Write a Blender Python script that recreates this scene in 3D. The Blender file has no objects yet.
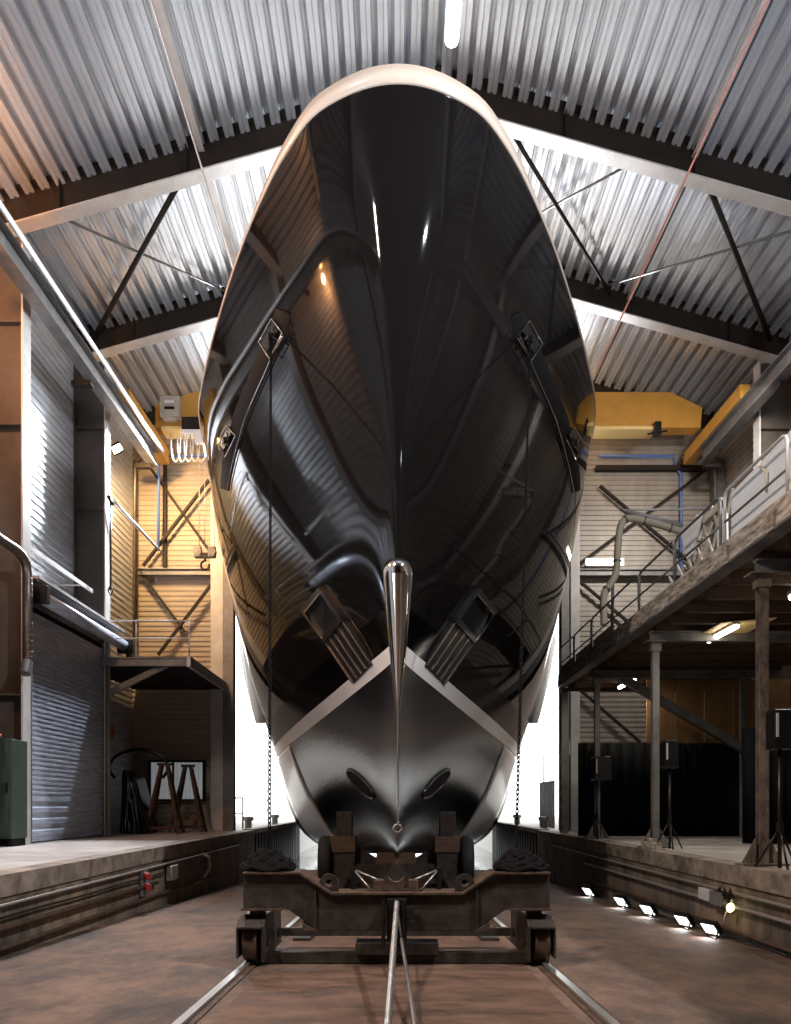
import bpy, bmesh, math, random
from mathutils import Vector, Matrix
random.seed(7)
C = bpy.context.scene.collection
F, CX, CY, H = 800.0, 396.0, 805.0, 0.85      # focal length in pixels, vanishing point, eye height over the platforms
PI = math.pi

def at(px, py, y):
    return Vector(((px - CX) * y / F, y, H + (CY - py) * y / F))

# ------------------------------------------------------------------ materials
def mat(name, col, rough=0.6, metal=0.0, var=0.0, scale=3.0, bump=0.0, bscale=40.0, spec=0.5, coat=0.0, ramp=(.36, .64), nr=.65,
        emit=None, estr=0.0, col2=None, stretch=(1, 1, 1), rvar=0.0):
    m = bpy.data.materials.new(name); m.use_nodes = True
    nt = m.node_tree; n = nt.nodes; l = nt.links
    b = n['Principled BSDF']
    b.inputs['Base Color'].default_value = (*col, 1)
    b.inputs['Roughness'].default_value = rough
    b.inputs['Metallic'].default_value = metal
    b.inputs['Specular IOR Level'].default_value = spec
    b.inputs['Coat Weight'].default_value = coat
    b.inputs['Coat Roughness'].default_value = 0.03
    if emit:
        b.inputs['Emission Color'].default_value = (*emit, 1)
        b.inputs['Emission Strength'].default_value = estr
    if var or bump or rvar:
        tc = n.new('ShaderNodeTexCoord'); mp = n.new('ShaderNodeMapping')
        mp.inputs['Scale'].default_value = stretch
        l.new(tc.outputs['Object'], mp.inputs['Vector'])
    if var:
        ns = n.new('ShaderNodeTexNoise'); ns.inputs['Scale'].default_value = scale
        ns.inputs['Detail'].default_value = 8; ns.inputs['Roughness'].default_value = nr
        l.new(mp.outputs['Vector'], ns.inputs['Vector'])
        cr = n.new('ShaderNodeValToRGB')
        c2 = col2 or tuple(c * (1 - var) for c in col)
        cr.color_ramp.elements[0].position = ramp[0]; cr.color_ramp.elements[0].color = (*c2, 1)
        cr.color_ramp.elements[1].position = ramp[1]
        cr.color_ramp.elements[1].color = (*[min(1, c * (1 + var * 0.5)) for c in col], 1)
        l.new(ns.outputs['Fac'], cr.inputs['Fac']); l.new(cr.outputs['Color'], b.inputs['Base Color'])
        if rvar:
            mr = n.new('ShaderNodeMapRange')
            mr.inputs['To Min'].default_value = rough - rvar; mr.inputs['To Max'].default_value = rough + rvar
            mr.inputs['From Min'].default_value = 0.35; mr.inputs['From Max'].default_value = 0.65
            l.new(ns.outputs['Fac'], mr.inputs['Value']); l.new(mr.outputs['Result'], b.inputs['Roughness'])
    if bump:
        n2 = n.new('ShaderNodeTexNoise'); n2.inputs['Scale'].default_value = bscale
        n2.inputs['Detail'].default_value = 6
        l.new(mp.outputs['Vector'], n2.inputs['Vector'])
        bp = n.new('ShaderNodeBump'); bp.inputs['Strength'].default_value = bump
        bp.inputs['Distance'].default_value = 0.02
        l.new(n2.outputs['Fac'], bp.inputs['Height']); l.new(bp.outputs['Normal'], b.inputs['Normal'])
    return m

M = dict(
    deck=mat('galvanised_decking', (0.68, 0.71, 0.77), 0.3, 0.6, var=0.08, scale=.8),
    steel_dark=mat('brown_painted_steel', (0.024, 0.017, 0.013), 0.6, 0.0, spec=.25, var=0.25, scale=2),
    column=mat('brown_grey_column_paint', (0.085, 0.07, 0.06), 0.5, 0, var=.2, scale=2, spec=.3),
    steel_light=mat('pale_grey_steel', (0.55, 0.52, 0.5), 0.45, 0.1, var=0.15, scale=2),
    steel_mid=mat('grey_steel', (0.2, 0.19, 0.185), 0.45, 0.4, var=0.3, scale=3),
    clad=mat('grey_cladding', (0.38, 0.335, 0.29), 0.45, 0.25, var=0.2, scale=1.5, stretch=(1, 1, .3)),
    clad_silver=mat('silver_cladding', (0.66, 0.68, 0.72), 0.45, 0.15, var=0.25, scale=2.0, stretch=(.6, .6, 6)),
    clad_back=mat('beige_cladding', (0.40, 0.33, 0.265), 0.5, 0.05, var=0.15, scale=2, stretch=(.5, 1, 5)),
    shutter=mat('roller_shutter_steel', (0.52, 0.57, 0.68), 0.38, 0.25, var=0.35, scale=2.2, stretch=(1, .7, 7)),
    floor=mat('rusty_stained_concrete', (0.155, 0.098, 0.072), 0.72, 0, var=0.6, scale=1.0, nr=.8, ramp=(.38, .62), bump=0.6, bscale=60, spec=.2,
              col2=(0.045, 0.032, 0.026), rvar=0.12, stretch=(1, .6, 1)),
    slab=mat('platform_concrete', (0.38, 0.34, 0.315), 0.55, 0, var=0.35, scale=1.3, bump=0.25, bscale=20, rvar=0.12),
    quay=mat('damp_concrete_wall', (0.20, 0.14, 0.095), 0.65, 0, var=0.6, scale=1.6, bump=0.5, bscale=18,
             col2=(0.05, 0.042, 0.037), stretch=(1, 1, .35)),
    coping=mat('worn_concrete_edge', (0.24, 0.19, 0.15), 0.7, 0, var=0.5, scale=2.5, bump=0.4, bscale=20, col2=(.09, .07, .055)),
    topside=mat('glossy_black_paint', (0.007, 0.006, 0.006), 0.05, 0, spec=0.17),
    black_band=mat('deep_black', (0.0015, 0.0015, 0.002), 0.12, 0, spec=0.05),
    bottom=mat('dark_bottom_paint', (0.005, 0.0055, 0.008), 0.25, 0, spec=0.4, bump=.25, bscale=7, stretch=(1.5, .06, 1.5)),
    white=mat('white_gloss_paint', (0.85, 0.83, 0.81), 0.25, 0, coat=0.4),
    cream=mat('cream_gloss_paint', (0.72, 0.60, 0.50), 0.3, 0, coat=0.4),
    chrome=mat('polished_steel', (0.75, 0.72, 0.68), 0.09, 1.0),
    black=mat('matt_black', (0.004, 0.004, 0.0045), 0.7, 0, spec=0.2),
    black_metal=mat('black_metal', (0.012, 0.012, 0.013), 0.35, 0.3),
    cloth=mat('black_cloth', (0.0035, 0.0035, 0.0045), 0.9, 0, spec=0.1),
    tarp=mat('black_plastic_sheet', (0.006, 0.007, 0.009), 0.18, 0),
    bronze=mat('bronze_metal', (0.36, 0.28, 0.23), 0.25, 0.8),
    gunmetal=mat('gunmetal', (0.06, 0.06, 0.07), 0.25, 0.8, var=0.3, scale=20),
    rust=mat('rusty_steel', (0.09, 0.05, 0.03), 0.7, 0.3, var=0.6, scale=9, bump=0.3, bscale=60),
    cradle=mat('worn_brown_steel', (0.05, 0.041, 0.035), 0.5, 0.3, var=0.45, scale=5, bump=0.15, bscale=60, col2=(0.03, 0.02, 0.014), spec=.3),
    rail=mat('worn_rail_steel', (0.6, 0.57, 0.54), 0.28, 0.9),
    wire=mat('galvanised_wire', (0.38, 0.36, 0.34), 0.35, 0.8),
    yellow=mat('ochre_yellow_paint', (0.62, 0.31, 0.055), 0.45, 0, var=0.1, scale=2),
    yellow2=mat('pale_yellow_paint', (0.85, 0.62, 0.27), 0.45),
    blue=mat('blue_pipe', (0.10, 0.19, 0.48), 0.35),
    duct=mat('cream_hose', (0.66, 0.58, 0.42), 0.6),
    duct_metal=mat('spiral_duct', (0.2, 0.155, 0.125), 0.4, 0.7, var=0.3, scale=4),
    green=mat('faded_green_paint', (0.05, 0.07, 0.052), 0.5, 0.1, var=0.35, scale=4, stretch=(3, 3, .6)),
    red=mat('red_paint', (0.25, 0.02, 0.015), 0.4),
    orange=mat('orange_sign', (0.55, 0.13, 0.04), 0.5),
    wood=mat('dark_timber', (0.09, 0.05, 0.028), 0.7, 0, var=0.4, scale=3, stretch=(1, 6, 6)),
    wood_old=mat('weathered_timber', (0.42, 0.36, 0.30), 0.7, 0, var=0.5, scale=4, stretch=(4, .8, 4), col2=(0.10, 0.07, 0.05)),
    ply=mat('brown_plywood', (0.25, 0.125, 0.045), 0.6, 0, var=0.25, scale=2, stretch=(1, 1, .3)),
    pale_wood=mat('pale_board', (0.5, 0.44, 0.37), 0.6, 0, var=0.2, scale=3),
    panel=mat('white_sheeting', (0.72, 0.72, 0.73), 0.4),
    tube=mat('lit_tube', (1, 1, 1), 0.4, emit=(1.0, 0.93, 0.78), estr=9),
    led=mat('lit_led_face', (1, 1, 1), 0.4, emit=(0.95, 0.98, 1.0), estr=2.5),
    amber=mat('lit_amber_lamp', (1, 0.7, 0.3), 0.4, emit=(1.0, 0.55, 0.15), estr=60),
    bulb=mat('lit_yellow_bulb', (1, 0.9, 0.4), 0.4, emit=(0.9, 0.95, 0.35), estr=4),
    pinkwire=mat('red_rope', (0.55, 0.16, 0.12), 0.5),
    greywire=mat('beige_rope', (0.42, 0.33, 0.28), 0.5),
    rope=mat('dark_rope', (0.008, 0.007, 0.007), 0.8, spec=.05),
    water=mat('harbour_water', (0.12, 0.15, 0.16), 0.08, 0, bump=0.6, bscale=3),
    rubber=mat('tyre_rubber', (0.016, 0.015, 0.015), 0.75),
    fog=mat('translucent_window', (0.6, 0.62, 0.6), 0.3),
    sand=mat('outdoor_paving', (0.5, 0.47, 0.43), 0.8),
    greenery=mat('distant_foliage', (0.14, 0.2, 0.08), 0.8),
    cable=mat('grey_cable', (0.20, 0.17, 0.15), 0.5),
)
# ------------------------------------------------------------------ mesh helpers
class MB:
    def __init__(s): s.v = []; s.f = []; s.sm = []
    def add(s, vs, fs, smooth=False):
        o = len(s.v); s.v += [tuple(v) for v in vs]; s.f += [tuple(i + o for i in f) for f in fs]; s.sm += [smooth] * len(fs)
        return s
    def box(s, c, d, rot=None):
        hx, hy, hz = d[0] / 2, d[1] / 2, d[2] / 2
        vs = [Vector((x, y, z)) for x in (-hx, hx) for y in (-hy, hy) for z in (-hz, hz)]
        if rot is not None: vs = [rot @ v for v in vs]
        c = Vector(c); vs = [v + c for v in vs]
        return s.add(vs, [(0, 1, 3, 2), (4, 6, 7, 5), (0, 4, 5, 1), (2, 3, 7, 6), (0, 2, 6, 4), (1, 5, 7, 3)])
    def b2(s, x0, x1, y0, y1, z0, z1):
        return s.box(((x0 + x1) / 2, (y0 + y1) / 2, (z0 + z1) / 2), (abs(x1 - x0), abs(y1 - y0), abs(z1 - z0)))
    def frame(s, a, b, up=(0, 0, 1)):
        a, b = Vector(a), Vector(b); d = (b - a).normalized(); u = Vector(up)
        if abs(d.dot(u)) > 0.98: u = Vector((0, 1, 0))
        x = d.cross(u).normalized(); z = x.cross(d).normalized()
        return a, b, d, x, z
    def bar(s, a, b, w, h, up=(0, 0, 1)):
        a, b, d, x, z = s.frame(a, b, up); vs = []
        for p in (a, b):
            for i, j in ((-1, -1), (1, -1), (1, 1), (-1, 1)): vs.append(p + x * (w / 2 * i) + z * (h / 2 * j))
        return s.add(vs, [(3, 2, 1, 0), (4, 5, 6, 7), (0, 1, 5, 4), (1, 2, 6, 5), (2, 3, 7, 6), (3, 0, 4, 7)])
    def ext(s, a, b, prof, up=(0, 0, 1)):      # extrude a closed 2-D profile from a to b
        a, b, d, x, z = s.frame(a, b, up); n = len(prof)
        vs = [p + x * u + z * v for p in (a, b) for u, v in prof]
        fs = [(i, (i + 1) % n, n + (i + 1) % n, n + i) for i in range(n)] + [tuple(range(n))[::-1], tuple(range(n, 2 * n))]
        return s.add(vs, fs)
    def ibeam(s, a, b, w, h, tf=.03, tw=.02, up=(0, 0, 1)):
        W, Hh, t = w / 2, h / 2, tw / 2
        return s.ext(a, b, [(-W, -Hh), (W, -Hh), (W, -Hh + tf), (t, -Hh + tf), (t, Hh - tf), (W, Hh - tf), (W, Hh), (-W, Hh),
                            (-W, Hh - tf), (-t, Hh - tf), (-t, -Hh + tf), (-W, -Hh + tf)], up)
    def tube(s, pts, r, n=8, closed=False, rf=None):
        pts = [Vector(p) for p in pts]; N = len(pts); vs = []; x = None
        for i, p in enumerate(pts):
            if closed: d = (pts[(i + 1) % N] - pts[i - 1])
            else: d = pts[min(i + 1, N - 1)] - pts[max(i - 1, 0)]
            if d.length < 1e-9: d = Vector((0, 0, 1))
            d.normalize()
            if x is None:
                x = d.orthogonal().normalized()
            else:
                x = (x - d * x.dot(d))
                x = x.normalized() if x.length > 1e-6 else d.orthogonal().normalized()
            z = d.cross(x); rr = rf(i / (N - 1)) * r if rf else r
            for k in range(n):
                a = 2 * PI * k / n; vs.append(p + x * (rr * math.cos(a)) + z * (rr * math.sin(a)))
        fs = []
        for i in range(N if closed else N - 1):
            j = (i + 1) % N
            for k in range(n): fs.append((i * n + k, i * n + (k + 1) % n, j * n + (k + 1) % n, j * n + k))
        if not closed: fs += [tuple(range(n))[::-1], tuple((N - 1) * n + k for k in range(n))]
        return s.add(vs, fs, True)
    def cyl(s, a, b, r, n=20):
        a, b, d, x, z = s.frame(a, b); vs = []
        for p in (a, b):
            for k in range(n):
                t = 2 * PI * k / n; vs.append(p + x * (r * math.cos(t)) + z * (r * math.sin(t)))
        s.add(vs, [(k, (k + 1) % n, n + (k + 1) % n, n + k) for k in range(n)], True)
        return s.add(vs, [tuple(range(n))[::-1], tuple(range(n, 2 * n))])
    def lathe(s, o, axis, prof, n=24):          # prof: (radius, distance along axis)
        a, b, d, x, z = s.frame(o, Vector(o) + Vector(axis)); vs = []
        for r, h in prof:
            for k in range(n):
                t = 2 * PI * k / n; vs.append(a + d * h + x * (r * math.cos(t)) + z * (r * math.sin(t)))
        m = len(prof)
        fs = [(i * n + k, i * n + (k + 1) % n, (i + 1) * n + (k + 1) % n, (i + 1) * n + k) for i in range(m - 1) for k in range(n)]
        return s.add(vs, fs + [tuple(range(n))[::-1], tuple((m - 1) * n + k for k in range(n))], True)
    def poly(s, pts, d):                        # polygon extruded by vector d
        n = len(pts); d = Vector(d); vs = [Vector(p) for p in pts] + [Vector(p) + d for p in pts]
        return s.add(vs, [tuple(range(n))[::-1], tuple(range(n, 2 * n))] + [(i, (i + 1) % n, n + (i + 1) % n, n + i) for i in range(n)])
    def build(s, name, material, parent=None, kind=None, bevel=0, label=None):
        me = bpy.data.meshes.new(name)
        org = Vector((0, 0, 0))
        if parent is None and s.v:
            xs = [v[0] for v in s.v]; ys = [v[1] for v in s.v]; zs = [v[2] for v in s.v]
            org = Vector(((min(xs) + max(xs)) / 2, (min(ys) + max(ys)) / 2, min(zs)))
        elif parent is not None: org = parent_loc(parent)
        me.from_pydata([(v[0] - org[0], v[1] - org[1], v[2] - org[2]) for v in s.v], [], s.f)
        me.polygons.foreach_set('use_smooth', s.sm)
        bm = bmesh.new(); bm.from_mesh(me); bmesh.ops.recalc_face_normals(bm, faces=bm.faces); bm.to_mesh(me); bm.free()
        me.materials.append(M[material] if isinstance(material, str) else material)
        o = bpy.data.objects.new(name, me); C.objects.link(o)
        if parent is None: o.location = org
        else: o.parent = parent
        if kind: o['kind'] = kind
        if label: o['label'] = label
        if bevel:
            md = o.modifiers.new('bevel', 'BEVEL'); md.width = bevel; md.segments = 2; md.limit_method = 'ANGLE'
        return o

def parent_loc(p):
    v = Vector((0, 0, 0))
    while p is not None: v += p.location; p = p.parent
    return v
def tag(o, label, cat, group=None):
    o['label'] = label; o['category'] = cat
    if group: o['group'] = group
    return o
def thing(name, label, cat, loc=(0, 0, 0), group=None):
    o = bpy.data.objects.new(name, None); C.objects.link(o); o.location = loc; o.empty_display_size = .2
    return tag(o, label, cat, group)
def struct(name, mb, m): return mb.build(name, m, kind='structure')

# ------------------------------------------------------------------ setting
SL = 0.034
def fz(y): return -0.66 - SL * y               # slip floor height
XL, XR = -8.9, 10.9                            # cladding planes
CLX, CRX = -8.0, 10.0                          # inner column flanges
XC, BACK, FRONT = 0.9, 27.0, -7.0
PW = 4.8
def roof_z(x): return 15.95 + 0.82 - 0.283 * abs(x - XC)
def raft_z(x): return 15.9 - 0.283 * abs(x - XC)     # underside of a rafter

m = MB(); m.add([(-PW - .1, FRONT, fz(FRONT)), (PW + .1, FRONT, fz(FRONT)), (PW + .1, 48, fz(48)), (-PW - .1, 48, fz(48)),
                 (-PW - .1, FRONT, -3.5), (PW + .1, FRONT, -3.5), (PW + .1, 48, -3.5), (-PW - .1, 48, -3.5)],
                [(0, 1, 2, 3), (4, 7, 6, 5), (0, 4, 5, 1), (3, 2, 6, 7), (0, 3, 7, 4), (1, 5, 6, 2)])
struct('floor', m, 'floor')
# steel plate strip between the rails, just proud of the concrete
m = MB(); e = .012
for (a, b) in ((-1.45, 1.45),):
    m.add([(a, FRONT, fz(FRONT) + e), (b, FRONT, fz(FRONT) + e), (b, 27, fz(27) + e), (a, 27, fz(27) + e),
           (a, FRONT, fz(FRONT) - .05), (b, FRONT, fz(FRONT) - .05), (b, 27, fz(27) - .05), (a, 27, fz(27) - .05)],
          [(0, 1, 2, 3), (0, 4, 5, 1), (1, 5, 6, 2), (2, 6, 7, 3), (3, 7, 4, 0)])
M['plates'] = mat('rusty_floor_plates', (0.13, 0.075, 0.05), 0.68, 0, spec=.2, var=0.6, scale=1.6, nr=.82, ramp=(.38, .62), bump=0.5, bscale=50,
                  col2=(0.06, 0.036, 0.026), stretch=(.8, 1.6, 1), rvar=0.15)
struct('floor', m, 'plates')
struct('floor', MB().b2(-14, -PW - .03, FRONT, 27.2, -3.5, -.004), 'slab')
struct('floor', MB().b2(PW + .03, 14, FRONT, 27.2, -3.5, -.004), 'slab')
struct('wall_left', MB().b2(-PW - .03, -PW, FRONT, 27, -3.4, -.26), 'quay')
struct('wall_right', MB().b2(PW, PW + .03, FRONT, 27, -3.4, -.26), 'quay')
struct('trim_1', MB().b2(-PW - .35, -PW + .03, FRONT, 27, -.27, 0), 'coping')
struct('trim_2', MB().b2(PW - .03, PW + .35, FRONT, 27, -.27, 0), 'coping')

def corrugate(m, o, u, L, v, Hh, nrm, per=.22, dep=.035, thick=True):
    """ribs run along u (length L); profile steps along v (height Hh), pushed out along nrm"""
    o, u, v, nrm = Vector(o), Vector(u), Vector(v), Vector(nrm)
    pts = []; t = 0; a = per
    while t < Hh:
        for dt, dd in ((0, 0), (.42, 0), (.5, 1), (.92, 1)):
            tt = t + dt * a
            if tt <= Hh: pts.append((tt, dd * dep))
        t += a
    pts.append((Hh, 0))
    vs = []; n = len(pts)
    for k in (0, 1):
        for tt, dd in pts: vs.append(o + u * (L * k) + v * tt + nrm * dd)
    fs = [(i, i + 1, n + i + 1, n + i) for i in range(n - 1)]
    # solid back
    b = len(vs); bk = -nrm * .06
    vs += [o + bk, o + v * Hh + bk, o + u * L + v * Hh + bk, o + u * L + bk]
    fs += [(b, b + 1, b + 2, b + 3)]
    fs += [(0, n, b + 3, b), (n - 1, b + 1, b + 2, 2 * n - 1)]
    m.add(vs, fs)

# side walls
m = MB(); corrugate(m, (XL, FRONT, 0), (0, 1, 0), BACK - FRONT, (0, 0, 1), 14.15, (1, 0, 0), .2, .03); struct('wall_left', m, 'clad_silver')
m = MB(); corrugate(m, (XR, FRONT, 0), (0, 1, 0), BACK - FRONT, (0, 0, 1), 14.05, (-1, 0, 0), .2, .03); struct('wall_right', m, 'clad')
# back wall with the doorway
DL, DR, DZ = -5.42, 5.5, 14.3
m = MB()
corrugate(m, (XL, BACK, 0), (1, 0, 0), DL - XL, (0, 0, 1), 13.4, (0, -1, 0), .17, .03)
struct('wall_back', m, 'clad_back')
m = MB(); corrugate(m, (DR, BACK, 0), (1, 0, 0), XR - DR, (0, 0, 1), 13.4, (0, -1, 0), .17, .03); struct('wall_back', m, 'clad')
m = MB(); m.poly([(XL, BACK, 13.4), (DL, BACK, 13.4), (DL, BACK, DZ), (DR, BACK, DZ), (DR, BACK, 13.4), (XR, BACK, 13.4), (XR, BACK, 13.95), (XC, BACK, 16.75), (XL, BACK, 13.95)], (0, .06, 0))
struct('wall_back', m, 'clad')
struct('wall_front', MB().b2(XL, XR, FRONT - .2, FRONT, -2, 17), 'steel_dark')
# roof decking, ribs along the hall
def deck(x0, x1):
    m = MB(); sgn = 1 if x1 > x0 else -1
    a = Vector((x0, FRONT, roof_z(x0))); b = Vector((x1, FRONT, roof_z(x1))); d = (b - a); L = d.length; d.normalize()
    nrm = Vector((-d.z, 0, d.x)) * (-1 if d.x > 0 else 1)
    pts = []; t = 0.0; per = .345; dp = .21
    while t < L - per:
        for f, k in ((0, 0), (.12, 0), (.145, .1), (.175, .1), (.20, 0), (.34, 0), (.38, 1), (.60, 1), (.63, .85), (.70, .85), (.73, 1), (.96, 1)): pts.append((t + f * per, k * dp))
        t += per
    pts.append((L, 0)); n = len(pts); vs = []
    for yy in (FRONT, BACK + .1):
        for tt, dd in pts: vs.append(Vector((a.x, yy, a.z)) + d * tt + nrm * dd)
    m.add(vs, [(i, i + 1, n + i + 1, n + i) for i in range(n - 1)])
    q = [Vector((a.x, FRONT, a.z)) - nrm * .1, Vector((b.x, FRONT, b.z)) - nrm * .1, Vector((b.x, BACK + .1, b.z)) - nrm * .1, Vector((a.x, BACK + .1, a.z)) - nrm * .1]
    m.add(q, [(0, 1, 2, 3)])
    return m
struct('ceiling', deck(XC, XL - .3), 'deck')
struct('ceiling', deck(XC, XR + .3), 'deck')
# rafters (one object per frame), columns
for yi, yy in enumerate((7.56, 12.43, 17.3, 22.16)):
    m = MB(); fl = MB()
    for xe in (CLX - .85, CRX + .85):
        a = Vector((XC, yy, raft_z(XC) + .39)); b = Vector((xe, yy, raft_z(xe) + .39))
        m.bar(a, b, .03, .74, (0, 0, 1)); m.bar(a + Vector((0, 0, .385)), b + Vector((0, 0, .385)), .34, .03)
        fl.bar(a - Vector((0, 0, .39)), b - Vector((0, 0, .39)), .36, .035)  # pale lower flange: its lit underside is put into the colour
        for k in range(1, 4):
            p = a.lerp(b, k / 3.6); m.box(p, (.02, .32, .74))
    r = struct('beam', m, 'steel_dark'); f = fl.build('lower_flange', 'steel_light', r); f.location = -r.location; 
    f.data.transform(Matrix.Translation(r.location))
    for x, s in ((CLX, -1), (CRX, 1)):
        m = MB(); fl = MB()
        top = raft_z(x + s * .85) - .02
        m.b2(x, x + s * .85, yy - .015, yy + .015, 0, top); m.b2(x + s * .83, x + s * .86, yy - .17, yy + .17, 0, top)
        for zz in (3.2, 9.0, 11.2): m.b2(x, x + s * .85, yy - .17, yy + .17, zz, zz + .03)
        c = struct('column', m, 'column')
        fl.b2(x - .02, x + .02, yy - .19, yy + .19, 0, top)  # pale inner flange: light on its hall face is put into the colour
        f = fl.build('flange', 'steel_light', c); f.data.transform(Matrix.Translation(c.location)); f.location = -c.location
# gable rafter line and purlins along the hall
m = MB()
for xe in (XL, XR): m.bar((XC, 26.8, raft_z(XC) + .55), (xe, 26.8, raft_z(xe) + .55), .2, .5)
struct('beam', m, 'steel_dark')
for px in (-4.2, 6.45):
    m = MB().ibeam((px, FRONT, roof_z(px) - .26), (px, BACK, roof_z(px) - .26), .13, .2, .02, .015)
    struct('beam', m, 'steel_light')
# door jambs
for x0, x1, mm in ((-6.15, -5.75, 'steel_light'), (-5.75, -5.4, 'steel_mid'), (5.5, 5.75, 'steel_mid'), (5.8, 6.1, 'steel_light')):
    struct('column', MB().ibeam(((x0 + x1) / 2, 26.72, 0), ((x0 + x1) / 2, 26.72, 13.4), x1 - x0, .36, .03, .03), mm)
# roof bracing rods between the second and third frame
def brace(a, b, r, label, mm='steel_dark', grp=None):
    o = MB().tube([a, b], r, 10).build('brace_rod', mm); return tag(o, label, 'brace', grp)
y1, y2 = 17.45, 22.0
def under(x, d=.1): return roof_z(x) - d - .12
brace((-4.55, y1, under(-4.55, .35)), (-8.3, y2, under(-8.3, .35)), .065, 'thick dark round brace under the roof left of the yacht bow')
brace((6.7, y1, under(6.7, .35)), (10.3, y2, under(10.3, .35)), .065, 'thick dark round brace under the roof, furthest from the bow toward the right wall')
brace((2.3, y1, under(2.3, .35)), (5.9, y2, under(5.9, .35)), .05, 'short dark brace under the roof beside the right edge of the bow')
brace((-7.8, y1, under(-7.8, .3)), (-4.4, y2, under(-4.4, .3)), .03, 'thin grey brace rod crossing the thick one left of the bow', 'steel_mid')
brace((10.0, y1, under(10., .3)), (5.5, y2, under(5.5, .3)), .03, 'thin pale brace rod rising to the right wall under the corrugated roof', 'steel_mid')
brace((3.3, 20.3, under(3.3, .3)), (5.5, y1, under(5.5, .3)), .03, 'thin pale brace rod just above the right side of the bow', 'steel_mid')
tag(MB().tube([(5.87, FRONT, 13.55), (5.87, 23.6, 13.55)], .02, 6).build('crane_wire', 'pinkwire'), 'thin red wire stretched below the roof on the right', 'wire')
tag(MB().tube([(-4.07, FRONT, 14.2), (-4.07, 21.5, 14.2)], .022, 6).build('crane_wire', 'greywire'), 'thin pale red wire stretched below the roof on the left', 'wire')

# crane runway beams
for x, s, ye in ((-7.62, -1, 25.2), (9.6, 1, 25.0)):
    side = 'left' if s < 0 else 'right'
    rb = thing('crane_runway_beam', 'long grey steel crane runway beam along the %s wall' % side, 'beam', (x, 10, 11.4))
    MB().ibeam((x, FRONT, 11.72), (x, ye, 11.72), .3, .5, .03, .02).build('beam_body', 'steel_mid', rb)
    MB().b2(x - .04, x + .04, FRONT, ye, 11.97, 12.03).build('rail', 'steel_light', rb)
    for k in range(6):
        yy = 1.5 + 4.87 * k - .9
        MB().b2(x - s * .0, x + s * .5, yy - .1, yy + .1, 11.35, 11.46).build('bracket', 'steel_dark', rb)
    if s < 0:
        MB().tube([(x + .28, FRONT, 11.98), (x + .28, ye, 11.98)], .06, 8).build('conduit', 'steel_light', rb)
# yellow bridge crane
cr = thing('bridge_crane', 'ochre yellow overhead bridge crane girder spanning the back of the hall', 'crane', (0, 25.2, 12.2))
zz0, zz1 = 12.62, 13.75
MB().poly([(-7.5, 24.95, zz0), (9.5, 24.95, zz0), (9.55, 24.95, 13.25), (8.55, 24.95, zz1 - .02), (-6.3, 24.95, zz1 - .02), (-7.5, 24.95, 13.3)], (0, .5, 0)).build('girder', 'yellow', cr)
MB().b2(-7.3, 8.1, 24.85, 25.5, 12.52, 12.62).build('bottom_flange', 'yellow2', cr)
MB().b2(-7.78, -7.46, 22.4, 26.3, 12.04, 12.5).build('end_carriage', 'yellow', cr)
MB().b2(9.46, 9.74, 22.0, 26.3, 12.04, 12.42).build('end_carriage', 'yellow', cr)
MB().b2(-7.3, -6.68, 24.7, 24.95, 12.85, 13.5).b2(-7.2, -6.8, 24.72, 24.95, 12.77, 12.85).build('control_box', 'pale_wood', cr, bevel=.02)
MB().b2(-7.15, -6.85, 24.68, 24.7, 13.25, 13.35).build('name_plate', 'white', cr)
MB().b2(-7.15, -6.85, 24.68, 24.7, 13.07, 13.15).build('switch_panel', 'black', cr)
MB().b2(8.0, 8.2, 24.7, 24.95, 12.3, 12.7).tube([(7.8, 24.8, 12.35), (8.4, 24.8, 12.45)], .03).build('end_stop', 'black_metal', cr)
h = thing('crane_hoist', 'dark box hoist trolley with looped cables and two ropes under the yellow crane', 'hoist', (-5.6, 24.9, 12))
MB().b2(-6.6, -5.8, 24.6, 24.82, 12.38, 12.8).build('motor_box', 'steel_dark', h, bevel=.02)
MB().b2(-6.6, -5.8, 24.55, 24.82, 12.28, 12.38).b2(-6.2, -5.9, 24.6, 24.82, 12.02, 12.28).build('trolley', 'white', h)
m = MB()
for k in range(5):
    x0 = -6.95 + k * .2
    m.tube([(x0 + .22 * (1 - math.cos(t)) / 2 * 1.3, 24.7, 12.3 - .85 * math.sin(t) ** .6) for t in [PI * i / 14 for i in range(15)]], .018, 6)
m.build('cable_loops', 'pale_wood', h)
m = MB()
for x in (-6.1, -5.93, -5.62, -5.5): m.tube([(x, 24.8, 12.3), (x, 24.8, 8.85)], .012, 6)
m.build('hoist_rope', 'wire', h)
hk = thing('hook_block', 'small silver hook block hanging from the hoist ropes', 'hook', (-5.9, 24.8, 8.3))
MB().cyl((-6.14, 24.7, 8.7), (-6.14, 24.9, 8.7), .13, 20).b2(-6.26, -6.02, 24.7, 24.9, 8.5, 8.86).build('side_plate', 'steel_mid', hk, bevel=.05)
MB().cyl((-5.7, 24.7, 8.7), (-5.7, 24.9, 8.7), .13, 20).b2(-5.82, -5.58, 24.7, 24.9, 8.5, 8.86).build('side_plate', 'steel_mid', hk, bevel=.05)
MB().b2(-6.05, -5.8, 24.74, 24.86, 8.5, 8.66).build('crosshead', 'black_metal', hk)
MB().tube([(-5.92 + .13 * math.sin(t), 24.8, 8.28 - .13 * math.cos(t)) for t in [PI + .2 + i * .3 for i in range(17)]], .035, 8).tube([(-5.92, 24.8, 8.52), (-5.92, 24.8, 8.4)], .04).build('hook', 'black_metal', hk)

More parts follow.
